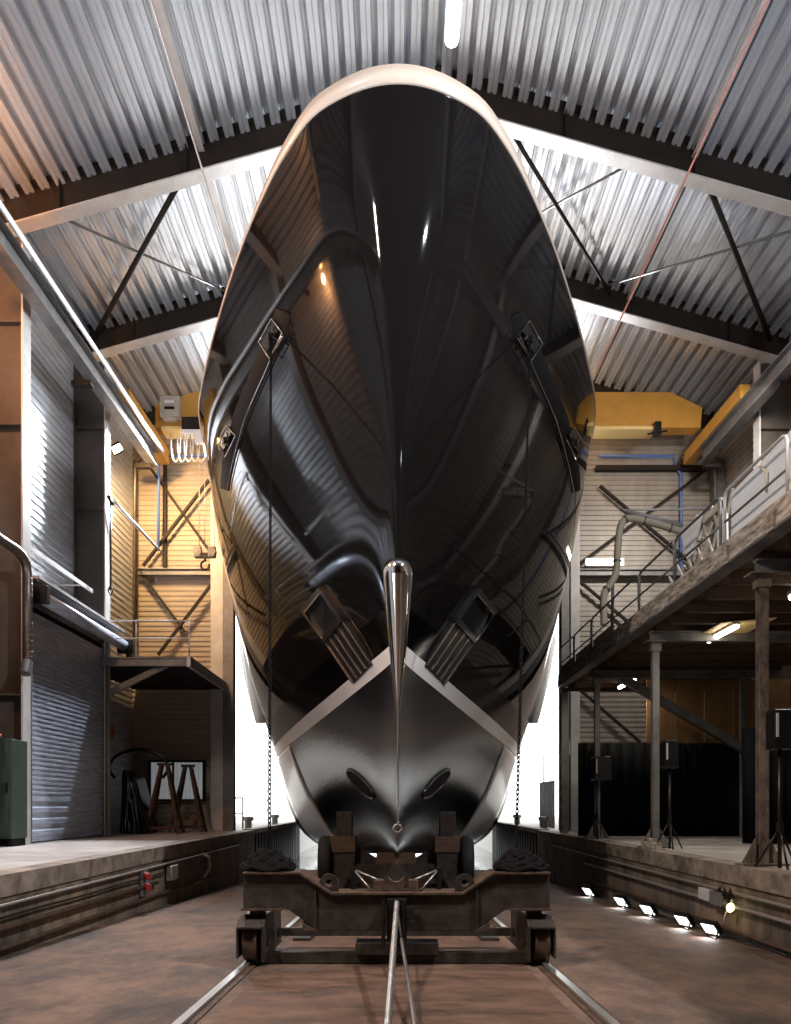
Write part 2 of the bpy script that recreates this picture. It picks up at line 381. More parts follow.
# ------------------------------------------------------------------ the yacht
X0 = 0.03
D = [0, .25, .5, 1, 2, 3.5, 5, 7, 9, 11, 14, 18, 22, 30]
LV = [  # (level Z, stem Y, half breadths)
    (11.0, 11.25, [0, .82, 1.17, 1.55, 2.13, 2.85, 3.47, 4.22, 4.85, 5.12, 5.22, 5.25, 5.25, 5.25]),
    (9.0, 11.42, [0, .60, .90, 1.27, 1.83, 2.52, 3.12, 3.88, 4.52, 4.95, 5.18, 5.25, 5.25, 5.25]),
    (7.0, 11.80, [0, .33, .54, .86, 1.38, 2.04, 2.60, 3.33, 3.96, 4.48, 4.98, 5.2, 5.25, 5.25]),
    (5.0, 12.36, [0, .12, .24, .47, .90, 1.46, 1.96, 2.65, 3.28, 3.84, 4.55, 5.1, 5.2, 5.25]),
    (3.4, 12.80, [0, .05, .11, .24, .52, .96, 1.38, 1.96, 2.53, 3.08, 3.88, 4.72, 5.05, 5.2]),
    (2.3, 13.05, [0, .03, .07, .15, .33, .64, .96, 1.40, 1.85, 2.35, 3.25, 4.30, 4.85, 5.05]),
    (1.2, 13.40, [0, .02, .04, .08, .18, .34, .51, .78, 1.08, 1.50, 2.40, 3.70, 4.40, 4.7]),
    (0.45, 13.9, [0, .01, .02, .035, .08, .15, .22, .36, .55, .85, 1.55, 2.75, 3.55, 4.0]),
    (0.10, 14.5, [0, .01, .015, .02, .035, .06, .09, .15, .22, .34, .6, 1.0, 1.6, 2.0]),
    (0.05, 14.6, [0] + [.005] * 13),
]
LV = [(z, y, [min(v * (1.035 if z > 8 else 1.03 if z > 6 else 1.015 if z > 4 else 1), 5.38) for v in b]) for z, y, b in LV]
def cubic(xs, ys, x):
    n = len(xs)
    if x <= xs[0]: return ys[0]
    if x >= xs[-1]: return ys[-1]
    i = max(j for j in range(n - 1) if xs[j] <= x)
    def sl(j): return (ys[j + 1] - ys[j]) / (xs[j + 1] - xs[j])
    def tan(j):
        if j == 0: return sl(0)
        if j == n - 1: return sl(n - 2)
        a, b = sl(j - 1), sl(j)
        return 0 if a * b <= 0 else 2 * a * b / (a + b)
    hh = xs[i + 1] - xs[i]; t = (x - xs[i]) / hh
    return ((2 * t**3 - 3 * t**2 + 1) * ys[i] + (t**3 - 2 * t**2 + t) * hh * tan(i) + (-2 * t**3 + 3 * t**2) * ys[i + 1] + (t**3 - t**2) * hh * tan(i + 1))
SD = [math.sqrt(d) for d in D]
LZ = [l[0] for l in LV][::-1]; LS = [l[1] for l in LV][::-1]
import numpy as np
ZG = [.05 + (11.0 - .05) * i / 110 for i in range(111)]; SG = [i * 5.5 / 110 for i in range(111)]
def _grid():
    cols = [[cubic(SD, l[2], q) for q in SG] for l in LV][::-1]
    g = np.array([[cubic(LZ, [c[j] for c in cols], z) for j in range(len(SG))] for z in ZG])
    lo = 14                                     # keep the sharp keel rows as they are
    ref = g.copy()
    for _ in range(90):                        # fair the surface
        p = np.pad(g, ((1, 1), (1, 1)), mode='reflect', reflect_type='odd')
        g = (p[1:-1, 1:-1] * 2 + (p[:-2, 1:-1] + p[2:, 1:-1]) * 1.0 + (p[1:-1, :-2] + p[1:-1, 2:]) * .35) / 4.7
        g[:, 0] = 0; g[-1, :] = g[-1, :] * .5 + ref[-1, :] * .5
        w = np.clip((np.arange(111) - lo) / 10, 0, 1)[:, None]; g = g * w + ref * (1 - w)
    g[:, 0] = 0
    return np.maximum(g, 0)
GR = _grid()
def _cr(p0, p1, p2, p3, t): return .5 * ((2 * p1) + (p2 - p0) * t + (2 * p0 - 5 * p1 + 4 * p2 - p3) * t * t + (3 * p1 - p0 - 3 * p2 + p3) * t**3)
def hb(z, d):                                   # half breadth at reference height z, d metres aft of the stem
    a = min(max((z - .05) / (11.0 - .05) * 110, 0), 109.9999); b = min(math.sqrt(max(d, 0)) / 5.5 * 110, 109.9999)
    i, j = int(a), int(b); rows = []
    for k in (-1, 0, 1, 2):
        rr = GR[min(max(i + k, 0), 110)]
        rows.append(_cr(*[(rr[min(max(j + q, 0), 110)] if j + q >= 0 else -rr[1]) for q in (-1, 0, 1, 2)], b - j))
    return max(0.0, float(_cr(*rows, a - i)))
def stem(z): return cubic(LZ, LS, z)
def ztrue(z, y):                                # keel drops and the sheer eases down going aft
    k = max(0, 1 - z / 3.4)
    out = z - k * .03 * max(0, y - 14) - .034 * (y - 12.8)
    if z > 3.4: out += (z - 3.4) / 7.6 * .034 * max(-2, min(0, y - 12.8)) 
    return out
DS = [(i / 70) ** 2 * 27 for i in range(71)]
ZB = [.05, .1, .16, .24, .34, .45, .6, .8, 1, 1.25, 1.5, 1.8, 2.1, 2.4, 2.7, 3.0, 3.22]
ZS = [3.22, 3.32, 3.42, 3.5]
ZK = [3.5, 3.65, 3.8, 3.95, 4.1]
ZT = [4.1 + (11.0 - 4.1) * i / 46 for i in range(47)]
def hpoint(z, d, side, out=0):
    y = stem(z) + d; return Vector((X0 + side * (hb(z, d) + out), y, ztrue(z, y)))
def shell(zs, out=0):
    m = MB()
    for side in (-1, 1):
        vs = [hpoint(z, d, side, out if d > .0 else out * .3) for z in zs for d in DS]; n = len(DS)
        m.add(vs, [(i * n + j, i * n + j + 1, (i + 1) * n + j + 1, (i + 1) * n + j) for i in range(len(zs) - 1) for j in range(n - 1)], True)
    return m
def build_hull(name, zs, material, parent, out=0):
    o = shell(zs, out).build(name, material, parent)
    bm = bmesh.new(); bm.from_mesh(o.data)
    bmesh.ops.remove_doubles(bm, verts=bm.verts, dist=.0012)
    bmesh.ops.recalc_face_normals(bm, faces=bm.faces); bm.to_mesh(o.data); bm.free()
    return o
ya = thing('yacht', 'huge glossy black yacht seen bow-on filling the hall', 'boat', (0, 20, 0.05))
build_hull('topsides', ZT, 'topside', ya)
build_hull('deep_black_band', ZK, 'black_band', ya)['label'] = 'deep black band above the white waterline stripe'  # deeper black rows between the stripe and the topsides
build_hull('waterline_stripe', ZS, 'white', ya, .012)['label'] = 'white waterline stripe'
build_hull('bottom', ZB, 'bottom', ya)['label'] = 'dark sheened underwater hull'
# cap rail round the deck edge
m = MB()
ring = [hpoint(11.0, d, -1) for d in DS[::-1]] + [hpoint(11.0, d, 1) for d in DS[1:]]
n = len(ring); vs = []
for i, p in enumerate(ring):
    tn = (ring[min(i + 1, n - 1)] - ring[max(i - 1, 0)]); nn = Vector((tn.y, -tn.x, 0)).normalized()
    dd = DS[abs(i - (n - 1) // 2)]; fr = max(0.0, 1 - dd / 2.6); hgt = .02 + .21 * fr ** .8; tk = .02 + .03 * fr
    for u, v in ((0, -.015), (tk * .7, -.01), (tk, hgt), (-.12, hgt + .01), (-.12, -.0)):
        vs.append(p + nn * u + Vector((0, 0, v)))
m.add(vs, [(i * 5 + k, i * 5 + (k + 1) % 5, (i + 1) * 5 + (k + 1) % 5, (i + 1) * 5 + k) for i in range(n - 1) for k in range(5)], True)
m.build('cap_rail', 'cream', ya, label='cream band round the top edge of the bow')
m = MB(); vs = []
for d in DS:
    a, b = hpoint(10.95, d, -1), hpoint(10.95, d, 1); vs += [a, b]
m.add(vs, [(2 * i, 2 * i + 1, 2 * i + 3, 2 * i + 2) for i in range(len(DS) - 1)]); m.build('foredeck', 'pale_wood', ya)
# transom closing the built length
m = MB(); zs = ZB + ZK + ZT
vs = [hpoint(z, 27, s) for z in zs for s in (-1, 1)]
m.add(vs, [(2 * i, 2 * i + 1, 2 * i + 3, 2 * i + 2) for i in range(len(zs) - 1)]); m.build('stern_closure', 'topside', ya)

def hull_hit(px, py):
    for k in range(40):
        p = hull_hit_(px + (k if px < 398 else -k), py)
        if p is not None: return p
def hull_hit_(px, py):
    y = 11.0; prev = 11.0
    def inside(y):
        p = at(px, py, y); lo, hi = .05, 11.0
        for _ in range(30):
            mid = (lo + hi) / 2
            if ztrue(mid, y) < p.z: lo = mid
            else: hi = mid
        z = (lo + hi) / 2
        if p.z > ztrue(11, y) or p.z < ztrue(.05, y): return False
        d = y - stem(z)
        return d > 0 and hb(z, d) >= abs(p.x - X0)
    while y < 40:
        if inside(y):
            a, b = prev, y
            for _ in range(20):
                mm = (a + b) / 2
                if inside(mm): b = mm
                else: a = mm
            return at(px, py, b)
        prev = y; y += .05
    return None
def hull_quad(corners):
    pts = [hull_hit(*c) for c in corners]
    nn = (pts[1] - pts[0]).cross(pts[3] - pts[0]).normalized()
    if nn.y > 0: nn = -nn
    def q(u, v, h=0):
        return (pts[0] * (1 - u) * (1 - v) + pts[1] * u * (1 - v) + pts[2] * u * v + pts[3] * (1 - u) * v) + nn * h
    return q, nn
def slab(m, q, u0, u1, v0, v1, h0, h1, nu=1, nv=1):
    vs = [q(u, v, hh) for hh in (h0, h1) for u, v in ((u0, v0), (u1, v0), (u1, v1), (u0, v1))]
    m.add(vs, [(3, 2, 1, 0), (4, 5, 6, 7), (0, 1, 5, 4), (1, 2, 6, 5), (2, 3, 7, 6), (3, 0, 4, 7)])
for side in (-1, 1):
    def mx(c): return (c[0] if side < 0 else 797.5 - c[0], c[1] + (0 if side < 0 else 1))
    q, nn = hull_quad([mx(c) for c in ((303, 609), (322, 586), (374, 664), (354, 684))])   # u across, v downward
    m = MB()
    for u0, u1, v0, v1 in ((0, 1, 0, .06), (0, 1, .40, .46), (0, .1, 0, .46), (.92, 1, 0, .46)): slab(m, q, u0, u1, v0, v1, -.03, .08)
    fr = m.build('anchor_pocket', 'gunmetal', ya, bevel=.008)
    m = MB(); slab(m, q, .1, .92, .06, .40, -.12, .025); m.build('pocket_recess', 'black', fr)
    m = MB(); slab(m, q, .02, .98, .46, 1, -.12, .03); m.build('back_plate', 'black_metal', fr)
    m = MB()
    for k in range(5):
        u = .02 + k * .232; slab(m, q, u, u + .035, .47, .985, .03, .05)
    m.build('slats', 'bronze', fr, label='row of bronze slats')
    m = MB(); slab(m, q, .1, .92, .055, .075, .02, .098); slab(m, q, .085, .11, .06, .42, .02, .098); m.build('inner_trim', 'chrome', fr)
    m = MB()
    rnd = random.Random(11 + side)
    p0 = q(.75, .14, .04)
    for k in range(7):
        p1 = q(min(.85, max(.2, .8 - .08 * k + rnd.uniform(-.12, .12))), .14 + .032 * k + rnd.uniform(-.02, .02), .05); m.tube([p0, p1], .007, 6); p0 = p1
    m.build('anchor_shackle', 'gunmetal', fr)
# mooring slots on the shoulders
CHAIN_TOP = {}
for side in (-1, 1):
    def mx(x, y): return (x, y) if side < 0 else (801 - x, y + 2)
    L = [(283, 312, 7), (277, 335, 9), (268, 352, 8), (258, 375, 8), (248, 398, 7.5), (240, 418, 7), (234, 440, 6.5), (228, 465, 6), (225, 490, 4)]
    m = MB(); vs = []
    for x, y, w in L:
        for k, (dx, o) in enumerate(((-w, .0), (-w * .7, .05), (w * .7, .05), (w, .0))):
            p = hull_hit(*mx(x + dx, y + dx * .35))
            p = p + Vector((side * o * .7, -o, 0)); vs.append(p)
    m.add(vs, [(i * 4 + k, i * 4 + k + 1, i * 4 + k + 5, i * 4 + k + 4) for i in range(len(L) - 1) for k in range(3)], True)
    sl = m.build('mooring_slot', 'black', ya)
    m = MB()
    pts = [hull_hit(*mx(x + w * .95, y + w * .35)) + Vector((side * .03, -.06, 0)) for x, y, w in L[1:]]
    m.tube(pts, .014, 6); m.build('slot_edge', 'chrome', sl)
    for (cx, cy, sz) in ((277, 338, 1.0), (231, 440, .8)):
        co = [(cx - 12 * sz, cy + 4 * sz), (cx + 1 * sz, cy - 19 * sz), (cx + 12 * sz, cy - 5 * sz), (cx - 1 * sz, cy + 21 * sz)]
        q, nn = hull_quad([mx(*c) for c in co])
        m = MB()
        ring = [q(0, 0, .12), q(1, 0, .12), q(1, 1, .12), q(0, 1, .12)]
        m.tube(ring, .014, 6, closed=True)
        fo = m.build('hawse_frame', 'chrome', sl)
        m = MB(); slab(m, q, .03, .97, .03, .62, .03, .1); m.build('hawse_plate', 'gunmetal', fo)
        m = MB()
        for k in range(7):
            a = q(random.uniform(.3, .9), random.uniform(.35, .95), .12); b = q(random.uniform(.3, .9), random.uniform(.35, .95), .15)
            m.tube([a, b], .02, 6)
        m.cyl(q(.6, .6, .1), q(.6, .6, .22), .07, 14)
        m.build('roller_fitting', 'black_metal', fo)
        if sz == 1.0: CHAIN_TOP[side] = q(.55, .8, .18)
# fine mooring line down from the second hawse
# bow thruster openings
for side in (-1, 1):
    cx, cy = (361, 784) if side < 0 else (436, 784)
    ring = []
    for k in range(24):
        t = 2 * PI * k / 24; u, v = 19 * math.cos(t), 5.0 * math.sin(t)
        ang = math.radians(47) * (1 if side < 0 else -1)
        p = hull_hit(cx + u * math.cos(ang) - v * math.sin(ang), cy + u * math.sin(ang) + v * math.cos(ang))
        ring.append(p)
    c = sum(ring, Vector()) / 24
    m = MB(); m.tube([p + Vector((side * .01, -.02, 0)) for p in ring], .035, 6, closed=True)
    t = m.build('thruster_opening', 'gunmetal', ya)
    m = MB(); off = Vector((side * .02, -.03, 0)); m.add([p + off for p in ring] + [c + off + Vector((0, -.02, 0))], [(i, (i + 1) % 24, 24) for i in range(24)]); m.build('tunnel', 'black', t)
# polished stem guard
m = MB(); vs = []; K = 22
for i in range(K + 1):
    t = i / K; z = 4.62 - 2.35 * t; ys = stem(z); w = .235 * (1 - t) ** .8 + .012; dep = .20 * (1 - t) ** .6 + .03
    if i == 0: w *= .8
    for k in range(13):
        a = PI * (k / 12); vs.append((X0 - w * math.cos(a), ys + .14 - (dep + .14) * math.sin(a) ** .8 + (0.35 * dep if i == 0 else 0), z + (.03 if i == 0 else 0)))
m.add(vs, [(i * 13 + k, i * 13 + k + 1, (i + 1) * 13 + k + 1, (i + 1) * 13 + k) for i in range(K) for k in range(12)] + [tuple(range(13))], True)
m.build('stem_guard', 'chrome', ya, label='polished steel guard on the stem')
# bright bar down the forefoot and eye at its foot
pts = [Vector((X0, stem(z) - .015, ztrue(z, stem(z)))) for z in [2.4 - i * .1 for i in range(20)]]
MB().tube(pts, .014, 6).build('stem_bar', 'chrome', ya)
MB().tube([(X0 + .07 * math.cos(t), 13.55, .45 + .07 * math.sin(t)) for t in [i * .5 for i in range(13)]], .025, 6, closed=True).build('towing_eye', 'chrome', ya)
# pale strips laid on the hull, curving under the turn of the bilge
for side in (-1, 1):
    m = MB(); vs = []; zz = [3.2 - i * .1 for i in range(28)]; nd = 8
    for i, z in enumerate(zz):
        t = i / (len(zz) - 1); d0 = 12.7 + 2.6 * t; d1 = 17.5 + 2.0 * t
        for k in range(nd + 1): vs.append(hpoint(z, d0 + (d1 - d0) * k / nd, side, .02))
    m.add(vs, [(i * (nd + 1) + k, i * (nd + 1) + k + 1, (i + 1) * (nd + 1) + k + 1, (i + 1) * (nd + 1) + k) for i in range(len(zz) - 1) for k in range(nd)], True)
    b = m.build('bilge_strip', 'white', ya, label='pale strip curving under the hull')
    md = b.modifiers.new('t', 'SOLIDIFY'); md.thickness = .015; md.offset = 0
# white fairings on the hull sides outside the doorway
for side in (-1, 1):
    m = MB(); vs = []; K = 20
    for i in range(K + 1):
        t = i / K; z = 7.45 - 3.6 * t; w = .55 * math.sin(min(1, t * 6 + .25) * PI / 2) * (1 - t) ** .85 + .03
        xb = 5.34 - .2 * t * t
        for u, v in ((-.3, -.02), (w * .6, -.18), (w, .0), (w * .95, .5 * (1 - t)), (-.3, .9 * (1 - t) + .05)):
            vs.append((X0 + side * (xb + u), 29.4 + v, z))
    m.add(vs, [(i * 5 + k, i * 5 + (k + 1) % 5, (i + 1) * 5 + (k + 1) % 5, (i + 1) * 5 + k) for i in range(K) for k in range(5)] + [(0, 1, 2, 3, 4), tuple(K * 5 + k for k in range(5))], True)
    m.build('side_fairing', 'white', ya, label='white curved fairing on the hull side')

# ------------------------------------------------------------------ chains and rope heaps
def chain(a, b, side):
    a, b = Vector(a), Vector(b); L = (b - a).length; n = int(L / .066); d = (b - a).normalized()
    x = d.orthogonal().normalized(); z = d.cross(x); m = MB()
    for i in range(n):
        c = a + d * ((i + .5) * L / n); u = x if i % 2 else z; pts = []
        for k in range(8):
            t = 2 * PI * k / 8; pts.append(c + d * (.048 * math.cos(t)) + u * (.02 * math.sin(t)))
        m.tube(pts, .0085, 5, closed=True)
    return m
for side, bx in ((-1, -1.48), (1, 1.40)):
    s = 'left' if side < 0 else 'right'
    tag(chain(CHAIN_TOP[side], (bx, 9.35, .22), side).build('mooring_chain', 'rope'),
        'long dark chain hanging from the %s side of the bow to the cradle' % s, 'chain')
def heap(cx, side):
    m = MB(); rnd = random.Random(3 + side)
    for k in range(9):
        r = .34 - .03 * k; zc = .125 + .022 * k; ph = rnd.random() * 6; pts = []
        for i in range(26):
            t = 2 * PI * i / 26
            pts.append((cx + r * (.92 + .1 * math.sin(3 * t + ph)) * math.cos(t) * .92, 9.2 + r * .6 * math.sin(t), zc + .022 * math.sin(5 * t + ph)))
        m.tube(pts, .036, 7, closed=True)
    return m
for side, bx in ((-1, -1.47), (1, 1.42)):
    s = 'left' if side < 0 else 'right'
    tag(heap(bx, side).build('rope_heap', 'rope'), 'heap of coiled dark rope on the %s end of the cradle beam' % s, 'rope')

# ------------------------------------------------------------------ slipway cradle
YB = 9.2
cd = thing('slipway_cradle', 'rusty brown steel slipway cradle with dropped cross beam on rail wheels', 'cradle', (0, YB, -.97))
top = [(-1.72, .075), (-1.08, .075), (-.73, -.155), (.75, -.155), (1.10, .075), (1.73, .075)]
bot = [(1.73, -.31), (1.34, -.31), (1.22, -.335), (.9, -.565), (-.88, -.565), (-1.2, -.335), (-1.32, -.31), (-1.72, -.31)]
MB().poly([(x, YB - .2, z) for x, z in top + bot], (0, .4, 0)).build('main_beam', 'cradle', cd, bevel=.006)
m = MB()
for (a, b) in zip(top, top[1:]): m.bar((a[0], YB, a[1] + .01), (b[0], YB, b[1] + .01), .5, .022)
m.build('top_flange', 'rust', cd)
for s in (-1, 1):
    m = MB(); m.b2(s * 1.28, s * 1.74, YB - .24, YB + .24, -.335, -.31)
    MB().poly([(s * .88, YB - .24, -.56), (s * 1.05, YB - .24, -.47), (s * 1.05, YB - .24, -.56)], (0, .48, 0)).build('corner_plate', 'rust', cd)
    m.build('bottom_plate', 'rust', cd)
for s in (-1, 1): MB().b2(s * .9, s * .915, YB - .235, YB - .2, -.56, -.1).build('stiffener', 'cradle', cd)
for s in (-1, 1):
    bg = MB(); xw = s * 1.64
    bg.b2(xw + s * .03, xw - s * .13, YB - .05, YB + .12, -.43, -.30)      # neck
    xi = xw - s * .14
    bg.poly([(xi, YB - .3, -.90), (xi, YB - .3, -.50), (xi, YB - .15, -.40), (xi, YB + .9, -.40), (xi, YB + 1.05, -.50), (xi, YB + 1.05, -.90)], (-s * .03, 0, 0))
    xo = xw + s * .12
    bg.poly([(xo, YB - .3, -.86), (xo, YB - .3, -.52), (xo, YB - .18, -.44), (xo, YB + .9, -.44), (xo, YB + 1.05, -.52), (xo, YB + 1.05, -.86)], (s * .02, 0, 0))
    bg.poly([(xi, YB - .33, -.53), (xi, YB - .12, -.42), (xo, YB - .12, -.42), (xo, YB - .33, -.53)], (0, 0, .025))
    bg.b2(min(xi, xo), max(xi, xo), YB + .1, YB + .9, -.44, -.415)
    bo = bg.build('bogie', 'cradle', cd, bevel=.004)
    for yy in (YB - .05, YB + .75):
        zc = fz(yy) + .045 + .22
        w = MB(); w.lathe((xw - .09, yy, zc), (1, 0, 0), [(.06, 0), (.20, .0), (.22, .02), (.22, .13), (.25, .14), (.25, .17), (.06, .18)], 28)
        w.build('wheel', 'rust', bo)
    for yy in (YB - .05, YB + .75): MB().cyl((xi - s * .05, yy, fz(yy) + .265), (xi, yy, fz(yy) + .265), .06, 16).build('axle_cap', 'black_metal', bo)
MB().b2(-1.5, 1.5, YB - .12, YB + .0, fz(YB) + .03, fz(YB) + .15).build('lower_cross_bar', 'cradle', cd)
MB().b2(-1.5, 1.5, YB + 1.0, YB + 1.1, -.82, -.72).build('rear_cross_bar', 'cradle', cd)
MB().b2(-.46, .48, YB - .2, YB + .12, fz(YB) + .13, fz(YB) + .27).build('tow_box', 'cradle', cd, bevel=.01)
for s in (-1, 1):
    e = MB(); cx = X0 * .3 + s * .77; R = .10
    pts = [(cx + R * math.cos(t), YB - .1, -.03 + R * math.sin(t)) for t in [i * PI / 12 for i in range(-1, 14)]]
    vs = []
    for t in range(25):
        a = 2 * PI * t / 24
        for r, yy in ((.045, YB - .13), (.11, YB - .13), (.11, YB - .08), (.045, YB - .08)): vs.append((cx + r * math.cos(a), yy, -.04 + r * math.sin(a)))
    e.add(vs, [(i * 4 + k, i * 4 + (k + 1) % 4, (i + 1) * 4 + (k + 1) % 4, (i + 1) * 4 + k) for i in range(24) for k in range(4)])
    e.b2(cx - .11, cx + .11, YB - .13, YB - .08, -.16, -.08)
    e.build('lifting_eye', 'cradle', cd)
    for (a, b) in (((s * .50, .10), (s * .28, -.13)), ((s * .50, .10), (s * .22, -.0))):
        MB().tube([(a[0], YB + .15, a[1]), (b[0], YB - .05, b[1])], .011, 6).build('strut', 'wire', cd)
    MB().b2(s * .50 - .03, s * .50 + .03, YB + .12, YB + .18, -.16, .12).build('strut_post', 'black_metal', cd)
    MB().b2(s * .20 - .055, s * .20 + .055, YB - .12, YB + .1, -.14, -.005).build('wedge_block', 'rust', cd, bevel=.006)
MB().poly([(-.09, YB - .1, -.14), (.09, YB - .1, -.14), (.09, YB - .1, .02), (.03, YB - .1, -.03), (-.03, YB - .1, -.03), (-.09, YB - .1, .02)], (0, .18, 0)).build('wedge_block', 'rust', cd)
# towing bracket on the front face
MB().b2(-.10, .12, YB - .34, YB - .2, -.66, -.19).build('towing_bracket', 'black_metal', cd, bevel=.01)
for zc in (-.30, -.46, -.70): MB().b2(.11, .20, YB - .38, YB - .25, zc - .035, zc + .035).build('shackle_nut', 'gunmetal', cd, bevel=.01)
for x in (-.14, .0, .08): MB().cyl((x, YB - .37, -.75), (x, YB - .37, -.2), .022, 10).build('bolt', 'black_metal', cd)
# wire ropes
def strands(pts, r, turns, k=3):
    m = MB(); N = len(pts)
    for s in range(k):
        out = []
        for i, p in enumerate(pts):
            p = Vector(p); d = Vector(pts[min(i + 1, N - 1)]) - Vector(pts[max(i - 1, 0)]); d.normalize()
            x = d.cross(Vector((1, 0, 0))).normalized(); z = d.cross(x); a = 2 * PI * (turns * i / (N - 1) + s / k)
            out.append(p + x * (r * math.cos(a)) + z * (r * math.sin(a)))
        m.tube(out, r * .62, 6)
    return m
def lin(a, b, n): return [Vector(a).lerp(Vector(b), i / n) for i in range(n + 1)]
a = (.01, YB - .42, -.22)
tag(strands(lin(a, (-.07, 5.3, fz(5.3) + .03), 160), .02, 30).build('winch_rope', 'wire'), 'thick twisted steel wire rope running straight from the cradle to the foreground', 'rope')
b_ = (.06, YB - .42, -.62)
tag(strands(lin(b_, (.16, 5.3, fz(5.3) + .03), 160), .012, 30).build('winch_rope', 'wire'), 'thinner steel wire rope slanting from the bottom of the cradle', 'rope')
MB().tube(lin((.0, YB - .4, -.2), (.06, YB - .4, -.62), 4), .012, 6).build('rope_tail', 'wire', cd)

# keel support further down the slip
YK = 20.6
ks = thing('keel_cradle', 'dark keel cradle with upright posts and rubber fender wheels beneath the hull', 'cradle', (0, YK, fz(YK)))
for s in (-1, 1):
    x = s * 1.32
    MB().b2(x - .2, x + .2, YK - .2, YK + .2, -.2, .68).build('post', 'cradle', ks, bevel=.02)
    MB().b2(x - .35, x + .3, YK - .45, YK + .3, -.35, .05).build('timber_block', 'wood', ks, bevel=.02)
    MB().b2(x - .3, x + .28, YK - .4, YK + .4, -1.15, -.35).build('pedestal', 'cradle', ks, bevel=.02)
    MB().lathe((x + s * .32, YK - .1, -.55), (s, 0, 0), [(.2, 0), (.55, 0), (.62, .06), (.62, .26), (.55, .32), (.2, .32)], 28).build('fender_wheel', 'rubber', ks)
    MB().poly([(x, YK - .1, -.0), (x - s * .0, YK - .1, -.55), (s * .35, YK - .1, -.95), (s * .45, YK - .1, -.55)], (0, .2, 0)).build('gusset', 'cradle', ks)
    MB().b2(s * 1.3 - .12, s * 1.3 + .12, 11, YK + 4, fz(YK) + .1, fz(YK) + .38).build('long_beam', 'cradle', ks)
MB().b2(-1.6, 1.6, YK - .3, YK + .3, -1.15, -.65).build('cross_beam', 'cradle', ks)
MB().b2(-.5, .5, YK - .25, YK + .25, -.66, -.38).build('keel_block', 'wood', ks, bevel=.02)

# rails
for s in (-1, 1):
    x = s * 1.68; nm = 'left' if s < 0 else 'right'
    r = thing('slipway_rail', 'worn bright steel rail under the %s wheels of the cradle' % nm, 'rail', (x, 10, fz(10)))
    m = MB(); m.bar((x, FRONT, fz(FRONT) + .022), (x, 46, fz(46) + .022), .075, .045); m.build('rail_head', 'rail', r)
    m = MB(); m.bar((x, FRONT, fz(FRONT) + .006), (x, 46, fz(46) + .006), .2, .012); m.build('rail_foot', 'rust', r)

# ------------------------------------------------------------------ left side
rs = thing('roller_shutter', 'tall silver blue roller shutter between the left columns', 'shutter', (-8.03, 19.8, 0))
m = MB(); corrugate(m, (-8.08, 17.55, 1.05), (0, 1, 0), 4.45, (0, 0, 1), 4.1, (1, 0, 0), .11, .022); m.build('slats', 'shutter', rs)
m = MB(); corrugate(m, (-8.08, 17.55, .03), (0, 1, 0), 4.45, (0, 0, 1), 1.02, (1, 0, 0), .26, .02); m.build('bottom_panel', 'shutter', rs)
for a_ in (17.47, 22.0): MB().b2(-8.12, -7.98, a_, a_ + .08, 0, 5.3).build('guide_rail', 'steel_mid', rs)
rt = thing('shutter_roll', 'long silver roller tube housing above the roller shutter', 'roller', (-7.85, 19.9, 5.3))
MB().tube([(-7.8, 17.6, 5.42), (-7.8, 22.9, 5.42)], .15, 16).build('tube', 'shutter', rt)
MB().b2(-8.05, -7.6, 17.4, 17.58, 5.25, 5.65).build('end_bracket', 'black_metal', rt, bevel=.02)
MB().b2(-8.0, -7.55, 22.9, 23.1, 5.2, 5.6).b2(-7.75, -7.6, 22.9, 23.2, 4.75, 5.3).build('drive_motor', 'black_metal', rt, bevel=.04)
m = MB(); m.b2(-8.95, -7.75, 17.4, 22.9, 5.78, 5.84); m.bar((-7.8, 17.4, 5.74), (-7.8, 22.9, 5.74), .03, .03)
tag(m.build('wall_ledge', 'steel_light'), 'pale steel ledge running above the roller tube on the left wall', 'ledge')
tag(MB().bar((-8.2, 17.6, 6.62), (-8.2, 21.6, 6.62), .05, .1).bar((-8.2, 18.2, 6.62), (-8.86, 18.2, 6.62), .04, .04).bar((-8.2, 21, 6.62), (-8.86, 21, 6.62), .04, .04).build('guard_bar', 'steel_light'), 'pale straight bar on the silver wall above the ledge', 'bar')
struct('wall_left', MB().b2(-8.9, -8.12, 17.3, 22.1, 5.3, 5.78), 'steel_mid')
# dark infill nearer than the shutter, left of first column
struct('wall_left', MB().b2(-8.86, -8.6, 12.6, 17.1, 0, 6.4), 'steel_dark')
sd = thing('spiral_duct', 'brown spiral ventilation duct bending down the left column', 'duct', (-7.9, 16.5, 3.8))
MB().tube([(-7.9, 12.5, 6.14), (-7.88, 14.5, 6.14), (-7.86, 16.5, 6.14), (-7.85, 16.75, 6.1), (-7.84, 16.95, 5.98), (-7.83, 17.0, 5.75), (-7.83, 17.0, 5.4), (-7.83, 17.0, 3.85)], .1, 16).build('pipe', 'duct_metal', sd)
m = MB()
for k in range(16): m.lathe((-7.83, 17.0, 3.85 + k * .12), (0, 0, 1), [(.103, 0), (.108, .01), (.103, .02)], 18)
m.build('seams', 'duct_metal', sd)
MB().cyl((-7.83, 16.88, 3.62), (-7.83, 17.0, 3.9), .11, 16).build('outlet', 'steel_mid', sd)
gc = thing('electrical_cabinet', 'tall faded green metal cabinet at the foot of the left column', 'cabinet', (-8.15, 16.6, 0))
MB().b2(-8.45, -7.83, 16.3, 17.0, .16, 2.2).build('body', 'green', gc, bevel=.012)
MB().b2(-8.42, -7.86, 16.28, 16.3, .2, 2.16).build('door', 'green', gc)
MB().b2(-7.93, -7.9, 16.24, 16.28, 1.1, 1.3).build('handle', 'black_metal', gc)
for a_ in (-8.45, -7.93): MB().b2(a_, a_ + .08, 16.35, 16.95, 0, .16).build('foot', 'black', gc)
